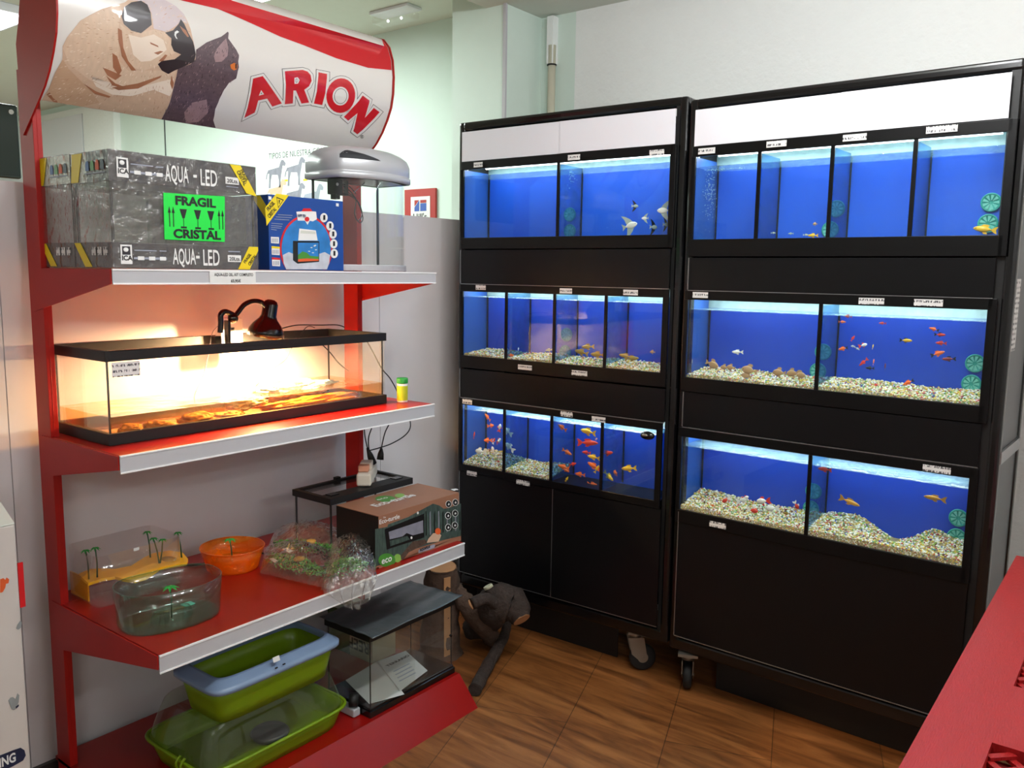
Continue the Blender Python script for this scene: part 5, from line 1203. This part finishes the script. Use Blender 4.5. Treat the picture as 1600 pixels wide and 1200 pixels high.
# hamster cage with clear lid
x0,x1,y0,y1=-2.225,-1.885,1.165,1.665; zr=.170
t=thing('hamster_cage','low lime green plastic pet cage with transparent domed lid, bottom left','pet cage',((x0+x1)/2,(y0+y1)/2,zb))
b=MB('lime'); f=tray(b,x0,x1,y0,y1,zb+.001,zr,.022,None); b.build('tray',t)
b=MB('lime').tube([Vector((*f(2*PI*k/72,zr,-.004),zr)) for k in range(73)],.0052,8,caps=False); b.build('tray_rim',t)
b=MB('smoke_plastic'); zc=.292; n=56; rings=[]
for k,(zz,ins) in enumerate([(zr+.004,.004),(zr+.03,.010),(zr+.07,.022),(zc-.012,.036),(zc-.003,.044),(zc,.056)]):
    rings.append([Vector((*f(2*PI*i/n,zr,ins),zz)) for i in range(n)])
vs=[q for r_ in rings for q in r_]; b.add(vs,[(i*n+k,i*n+(k+1)%n,(i+1)*n+(k+1)%n,(i+1)*n+k) for i in range(len(rings)-1) for k in range(n)],None,True); b.add(rings[-1],[tuple(range(n))],None,True)
b.build('clear_lid',t)
for yy_ in (1.20,): 
    for dd in (0,.022): MB('lime').tube(curve([(x1-.125+dd,y0-.010,zr-.022),(x1-.125+dd,y0-.016,zr),(x1-.122+dd,y0-.004,zr+.018)]),.0035,8).build('lid_clip',t)
b=MB('side_grey').lathe([(0,0),(.05,0),(.058,.012),(.05,.02),(0,.022)],28,(-2.02,1.46,zb+.006)); b.build('feeding_dish',t)
# litter tray on top of the cage
x0,x1,y0,y1=-2.085,-1.868,1.195,1.605; z0=zc+.001; z1=.398
t=thing('litter_tray','lime green litter tray with grey-blue rim standing on the pet cage','litter tray',((x0+x1)/2,(y0+y1)/2,z0))
b=MB('lime'); f=tray(b,x0,x1,y0,y1,z0,z1,.020,None); b.build('tray',t)
b=MB('rim_blue'); n=64; R_=[]
for off,zz in ((-.006,z1-.012),(-.013,z1-.010),(-.013,z1+.002),(-.004,z1+.006),(.012,z1+.020),(.020,z1+.022),(.022,z1+.018),(.016,z1-.002)): R_.append([Vector((*f(2*PI*i/n,z1,off),zz)) for i in range(n)])
vs=[q for r_ in R_ for q in r_]; b.add(vs,[(i*n+k,i*n+(k+1)%n,(i+1)*n+(k+1)%n,(i+1)*n+k) for i in range(len(R_)-1) for k in range(n)],None,True); rm=b.build('rim',t)
a=at(431,1031,0,x1+.004); c=MB('label_white').prism([a+Vector((.004,-.011,-.004)),a+Vector((.004,.011,-.004)),a+Vector((-.001,.011,.009)),a+Vector((-.001,-.011,.009))],(.001,0,.0008)); c.build('price_sticker',t)
for u,v in ((432,1044),(444,1038)):
    a=at(u,v,0,x1+.013); MB('ink_black').box(a.x-.002,a.x+.001,a.y-.004,a.y+.004,a.z-.001,a.z+.002).build('clip_slot',t)
# terrarium under a plastic sheet
x0,x1,y0,y1,z0,z1=-2.075,-1.867,1.725,2.118,zb+.001,.352
t=thing('terrarium','black-based glass terrarium with instruction papers inside, bottom right','terrarium',((x0+x1)/2,(y0+y1)/2,z0))
b=MB('black_gloss').box(x0-.004,x1+.004,y0-.004,y1+.004,z0,z0+.022); b.box(x0,x1,y0,y1,z0+.022,z0+.030); b.build('base',t,bevel=.002)
g=MB('shelf_glass')
for a in ((x0,x0+.004,y0,y1),(x1-.004,x1,y0,y1),(x0+.004,x1-.004,y0,y0+.004),(x0+.004,x1-.004,y1-.004,y1)): g.box(*a,z0+.030,z1)
g.build('glass_walls',t)
for px,py in ((x0+.004,y0+.004),(x1-.007,y0+.004),(x0+.004,y1-.007),(x1-.007,y1-.007)): MB('black_matt').box(px,px+.003,py,py+.003,z0+.03,z1).build('corner_seam',t)
MB('shelf_glass').box(x1-.009,x1-.005,y0+.005,(y0+y1)/2+.01,z0+.030,z1-.01).build('sliding_door',t)
MB('black_gloss').cyl((x1-.001,y1-.018,.245),(x1+.006,y1-.018,.245),.004,n=12).build('lock',t)
MB('black_matt').box(x0-.003,x1+.003,y0-.003,y1+.003,z1,z1+.022).build('lid',t)
def sheet(label,pts,lift,mt='paper'):
    b=MB(mt).prism(pts,(0,0,.0006)); o=b.build('instruction_leaflet'); return tag(o,label,'leaflet')
zf=z0+.031; W_=lambda u,v,h=0:at(u,v,2,zf+h)
o=sheet('folded white instruction leaflet lying in the terrarium, left one',[W_(540,1063,.001),W_(590,1033,.001),W_(632,1085,.001),W_(577,1100,.001)],0)
o=sheet('white instruction leaflet lettered TERRARIO lying in the terrarium, right one',[W_(590,1033,.004),W_(634,1017,.004),W_(668,1048,.004),W_(625,1080,.004)],0)
d=(W_(634,1026,.0052)-W_(606,1040,.0052)); b=MB('ink_black').text('TERRARIO',W_(606,1042,.0052),d,Z.cross(d),.018,width=d.length*1.25,bold=.03,th=.0002); b.build('leaflet_title',o)
for k in range(4): 
    p=W_(616+3*k,1050+5*k,.0050); b=MB('text_grey').add([p,p+d*.9,p+d*.9+Z.cross(d)*.08,p+Z.cross(d)*.08],[(0,1,2,3)]); b.build('print_line',o)
t=thing('lamp_holder','round black lamp holder on a grey foot beside the terrarium base','lamp holder',(-1.93,1.700,zb))
MB('black_matt').cyl((-1.935,1.70,.150),(-1.915,1.716,.150),.022,n=22).build('dome',t); MB('silver_plastic').box(-1.99,-1.905,1.690,1.718,.102,.128).build('holder',t,bevel=.004)
# plastic sheet on its lid
b=MB('crinkle'); mat('sheet_grey',C(78,85,88),.28,noise=.3,spec=.6,bump=.3,bscale=12); b=MB('sheet_grey')
def sf(i,j):
    x_=x0-.02+(x1-x0+.045)*i; y_=y0-.01+(y1-y0+.03)*j; return Vector((x_,y_,z1+.0245+.0025*math.sin(i*5+j*3)*math.sin(j*7)+.006*(i*j)+.0012*math.sin(24*i+9*j)))
b.grid(sf,26,30); o=b.build('plastic_sheet',solid=.0015); tag(o,'loose grey plastic wrapping lying over the terrarium lid','plastic sheet')
# carton behind
x0,x1,y0,y1,z0,z1=-2.375,-2.135,1.985,2.10,zb+.001,.262
t=thing('product_box','green and cream lamp carton standing upside down behind the terrarium','carton',((x0+x1)/2,(y0+y1)/2,z0))
MB('reef_pale').box(x0,x1,y0,y1,z0,z1).build('carton',t,bevel=.001)
s=MB('reef_green').box(x0,x1-.12,y0-.0005,y0,z0+.001,z1-.001,'reef_green'); f=y0-.0010
s.text('REEF',(x1-.018,f,z0+.070),(-1,0,0),(0,0,-1),.060,'ink_black',width=.105,bold=.02,th=-.0004); s.text('TECH',(x1-.018,f,z0+.122),(-1,0,0),(0,0,-1),.052,'ink_black',width=.100,bold=.02,th=-.0004)
s.box(x1-.022,x1-.006,f-.0003,f,z1-.045,z1-.008,'price_print'); s.build('box_print',t)
# ================================================================ wood by the racks
def log(name,label,pts,r,mt='bark',cut='cut_wood',seed=1,group=None,n=18,caps=(1,1)):
    rnd=random.Random(seed); P_=curve(pts,5); rr_=r if isinstance(r,(list,tuple)) else [r]*len(pts)
    R2=[]; m_=len(P_)-1
    for i in range(len(P_)): k=i/m_*(len(rr_)-1); a=int(min(len(rr_)-2,k)); R2.append((rr_[a]+(rr_[a+1]-rr_[a])*(k-a))*(1+.07*math.sin(i*2.3+seed)))
    t=thing(name,label,'driftwood',pts[0],group=group)
    b=MB(mt).tube(P_,R2,n); nv=len(b.v)
    b.v=[q+Vector((rnd.uniform(-1,1),rnd.uniform(-1,1),rnd.uniform(-1,1)))*R2[0]*.05 for q in b.v]; b.build('bark',t)
    for i,(q,q2,rr3) in enumerate(((P_[0],P_[1],R2[0]),(P_[-1],P_[-2],R2[-1]))):
        if caps[i]: d=(q-q2).normalized(); MB(cut).cyl(q-d*.002,q+d*.0025,rr3*.93,n=n,smooth=False).build('cut_end',t)
    return t
t=log('log','thick upright log with pale sawn top beside the terrarium',[(-2.155,2.365,0.002),(-2.150,2.362,.18),(-2.137,2.352,.362)],[.085,.072,.062],seed=2)
b=MB('cut_wood').prism([(-2.092,2.318,.02),(-2.085,2.345,.02),(-2.078,2.338,.34),(-2.087,2.310,.34)],(.004,-.004,0)); b.build('split_face',t)
fl_=lambda u,v,h:at(u,v,2,h)
log('log','long thin dark branch reaching across the floor towards the red base',[fl_(742,1078,.025),fl_(762,1040,.03),fl_(785,1000,.05),fl_(793,975,.07)],[.024,.023,.021,.017],'bark_dark',cut='bark_dark',seed=3)
t=log('log','knotted dark root piece with cut stubs in front of the farther rack',[fl_(728,985,.05),fl_(755,975,.09),at(775,945,1,2.45),at(800,945,1,2.48),at(815,968,1,2.47)],[.035,.055,.075,.07,.035],'bark_dark',seed=5)
b=MB('bark_dark').tube(curve([at(780,950,1,2.42),at(760,935,1,2.36),at(737,944,1,2.30)],5),[.022]*11,12); b.build('side_branch',t)
b=MB('cut_wood').cyl(at(737,944,1,2.30),at(735,945,1,2.297),.019,n=14); b.build('cut_end',t)
b=MB('bark_dark').tube([at(775,940,1,2.42),at(763,918,1,2.40)],[.02,.018],12); b.build('side_branch',t)
b=MB('stone_pale').cyl(at(764,919,1,2.40),at(762,915,1,2.398),.0185,n=14); b.build('cut_end',t)
log('log','curved bark slab leaning between the upright log and the knotted root',[at(713,915,1,2.40),at(722,935,1,2.40),at(745,960,1,2.42),fl_(770,1000,.04)],[.02,.035,.05,.03],'bark',seed=7,caps=(0,1))
# ================================================================ carton bin, far left
x1,y1=-2.10,.822; x0,y0=x1-.30,y1-.42; zt=.895
t=thing('display_carton','white cardboard display carton with small stickers at the left edge','carton',((x0+x1)/2,(y0+y1)/2,0))
mat('carton_white',C(205,198,192),.5,noise=.03)
MB('carton_white').box(x0,x1,y0,y1,0,zt).build('carton',t,bevel=.003)
MB('carton_pale').prism([(x1,y0,zt+.001),(x1,y1,zt+.001),(x0+.1,y1+.005,zt+.10),(x0+.1,y0,zt+.10)],(-.003,0,.003)).build('lid_flap',t)
CP=lambda u,v,e=.0008:at(u,v,0,x1)+X*e
s=MB('orange_print')
s.prism([CP(*q) for q in ((0,905),(5,903),(8,906),(10,902),(14,905),(13,911),(9,912),(8,918),(4,925),(0,926))],(.0004,0,0)); s.build('orange_sticker',t)
s=MB('grey_mouse'); s.prism([CP(*q) for q in ((16,1090),(20,1089),(24,1092),(27,1083),(30,1086),(29,1097),(26,1104),(22,1109),(18,1108),(15,1100),(13,1094))],(.0004,0,0)); s.prism([CP(*q,.0014) for q in ((24,1104),(29,1100),(29,1103),(25,1107))],(.0004,0,0),'navy_print'); s.build('mouse_sticker',t)
s=MB('grey_mouse'); s.prism([CP(*q) for q in ((27,976),(31,970),(34,972),(33,980),(28,984),(25,982))],(.0004,0,0)); s.build('small_sticker',t)
s=MB('navy_print'); s.prism([CP(*q) for q in ((-40,1195),(0,1180),(20,1172),(32,1168),(38,1172),(40,1180),(36,1188),(20,1197),(0,1206),(-40,1222))],(.0004,0,0)); a=CP(-1,1199,.0014); s.text('ING',a,Y,Z,.032,'text_white',width=.036,bold=.03); s.build('printed_oval',t)
MB('bright_red').box(x1-.002,x1+.001,y1-.0,y1+.012,.69,.80).build('red_edge',t)
# ================================================================ red table, right foreground
t=thing('red_table','red painted wooden table top with lattice cut-outs, bottom right foreground','table',(.15,1.55,0))
tz=.75; e0=-.262; ty0,ty1=.9,2.62; cuts=[]
def cutr(ya,yb2,xa,xb2): return (xa,xb2,ya,yb2)
a=at(1550,1160,2,tz); c1_=(a.x,.38,1.20,a.y); a=at(1592,1072,2,tz); c2_=(a.x-.002,.38,a.y-.005,2.02)
b=MB('red_wood'); xs=sorted([e0,.60,c1_[0],c1_[1]]); 
def slab(x0,x1,y0,y1): b.box(x0,x1,y0,y1,tz-.022,tz)
slab(e0,c1_[0],ty0,ty1); slab(.38,.62,ty0,ty1); slab(c1_[0],.38,ty0,c1_[2]); slab(c1_[0],.38,c1_[3],c2_[2]); slab(c1_[0],.38,c2_[3],ty1)
b.build('table_top',t,bevel=0)
for k,(xa,xb_,ya,yb2) in enumerate((c1_,(c1_[0],.38,c2_[2],c2_[3]))):
    MB('red_recess').box(xa-.01,xb_+.01,ya-.01,yb2+.01,tz-.040,tz-.034).build('recess_floor',t)
    l_=MB('red_wood'); st=.055
    def clipseg(p,q):
        # clip a diagonal to the opening
        t0,t1=0,1; dx,dy=q[0]-p[0],q[1]-p[1]
        for P_,Q_ in ((-dx,p[0]-xa),(dx,xb_-p[0]),(-dy,p[1]-ya),(dy,yb2-p[1])):
            if abs(P_)<1e-9:
                if Q_<0: return None
            else:
                r_=Q_/P_
                if P_<0: t0=max(t0,r_)
                else: t1=min(t1,r_)
        return None if t0>=t1 else ((p[0]+dx*t0,p[1]+dy*t0),(p[0]+dx*t1,p[1]+dy*t1))
    for s_ in (-1,1):
        j=-30
        while j<30:
            o_=j*st; p=(xa+o_-1,ya-s_*1+ (0)) ; q=(xa+o_+1,ya+s_*1); r_=clipseg(p,q); j+=1
            if r_:
                (ax_2,ay),(bx,by)=r_; d=Vector((bx-ax_2,by-ay,0)); 
                if d.length<.01: continue
                n_=Vector((-d.y,d.x,0)).normalized()*.006; zz=tz-.014 if s_>0 else tz-.020
                p4=[Vector((ax_2,ay,zz))+n_,Vector((bx,by,zz))+n_,Vector((bx,by,zz))-n_,Vector((ax_2,ay,zz))-n_]; l_.prism(p4,(0,0,.006))
    l_.build('lattice',t)
for lx_,ly in ((e0+.06,ty0+.05),(e0+.06,ty1-.09),(.54,ty0+.05),(.54,ty1-.09)): MB('red_wood').box(lx_,lx_+.05,ly,ly+.05,0,tz-.022).build('leg',t)
MB('red_wood').box(e0+.04,.60,ty0+.04,ty0+.06,tz-.10,tz-.023).build('apron',t); MB('red_wood').box(e0+.04,e0+.058,ty0+.06,ty1-.06,tz-.10,tz-.023).build('apron',t)
# ================================================================ things in the next room
t=thing('wall_sign','red framed sign with white square and lettering above the partition','sign',(-3.1,3.295,1.8))
def WP(u,v,dep=3.294): return at(u,v,1,dep)
a=WP(634,297); b_=WP(682,297); zz0=1.62
MB('hills_red').box(a.x,b_.x,3.285,3.298,zz0,a.z).build('red_board',t)
a2=WP(642,308,3.284); b2=WP(672,308,3.284); s=MB('text_white').box(a2.x,b2.x,3.283,3.2845,zz0+.03,a2.z)
w_=b2.x-a2.x; c0=a2.x+w_*.2; zz=a2.z; s.prism([(c0,3.2825,zz-.075),(c0,3.2825,zz-.055),(c0+w_*.25,3.2825,zz-.02),(c0+w_*.25,3.2825,zz-.075)],(0,-.0004,0),'hills_blue'); s.prism([(c0,3.2825,zz-.05),(c0,3.2825,zz-.018),(c0+w_*.24,3.2825,zz-.018)],(0,-.0004,0),'hills_red'); s.box(c0+w_*.3,c0+w_*.62,3.2822,3.2826,zz-.075,zz-.035,'hills_blue'); s.box(c0+w_*.3,c0+w_*.62,3.2822,3.2826,zz-.033,zz-.018,'hills_red')
s.text("Hill's",(a2.x+w_*.14,3.2825,zz-.118),X,Z,.045,'ink_black',width=w_*.70,bold=.01); s.build('white_square',t)
t=thing('dog_poster','large pale poster of standing dogs on the next room wall','poster',(-4.1,3.295,2.0))
a=WP(400,232,3.29); b_=WP(560,232,3.29)
MB('poster_white').box(a.x,b_.x,3.292,3.298,1.62,2.28).build('poster_sheet',t)
s=MB('text_grey'); p=WP(420,249,3.2915); s.text('TIPOS DE NUESTRA CONTINENTE',p,X,Z,.050,'side_grey',width=WP(540,240,3.29).x-p.x)
s.build('poster_title',t)
def dog(cx_,cy_,k,mt,flip=1):
    o2=WP(cx_,cy_,3.2915); D=[(-.5,.12),(-.62,-.05),(-.66,-.22),(-.6,-.2),(-.55,-.02),(-.44,.0),(-.46,-.25),(-.5,-.55),(-.38,-.55),(-.36,-.28),(-.28,-.06),(.08,-.08),(.14,-.3),(.12,-.55),(.24,-.55),(.24,-.25),(.3,-.02),(.38,.25),(.52,.22),(.56,.32),(.44,.44),(.32,.46),(.24,.36),(.16,.2)]
    return MB(mt).prism([(o2.x+x_*k*flip,o2.y,o2.z+z_*k) for x_,z_ in D],(0,-.0006,0))
for (u,v,mt) in ((432,270,'grey_print'),(462,266,'grey_print'),(433,300,'pug_tan'),(462,306,'grey_print'),(490,308,'text_grey')): dog(u,v,.16,mt).build('dog_picture',t)
for u,v in ((447,282),(477,281)): a=WP(u,v,3.2915); MB('sticker_yellow').box(a.x-.02,a.x+.02,3.2912,3.2918,a.z-.006,a.z+.006).build('yellow_caption',t)
t=thing('wall_screen','dark flat screen with rounded corner beyond the partition, far left edge','screen',(-3.3,1.15,1.9))
a=at(-60,150,0,-3.2); b_=at(35,280,0,-3.2); c_=at(29,165,0,-3.2)
MB('screen_black').box(-3.23,-3.2,a.y-.2,b_.y,b_.z,c_.z).build('panel',t,bevel=.008,seg=3)
a=at(17,175,0,-3.2); MB('label_white').cyl((-3.2,a.y,a.z),(-3.196,a.y,a.z),.008,n=14).build('screw_cap',t)
MB('silver_plastic').box(-3.225,-3.205,b_.y-.35,b_.y-.31,0,b_.z).build('stand',t)
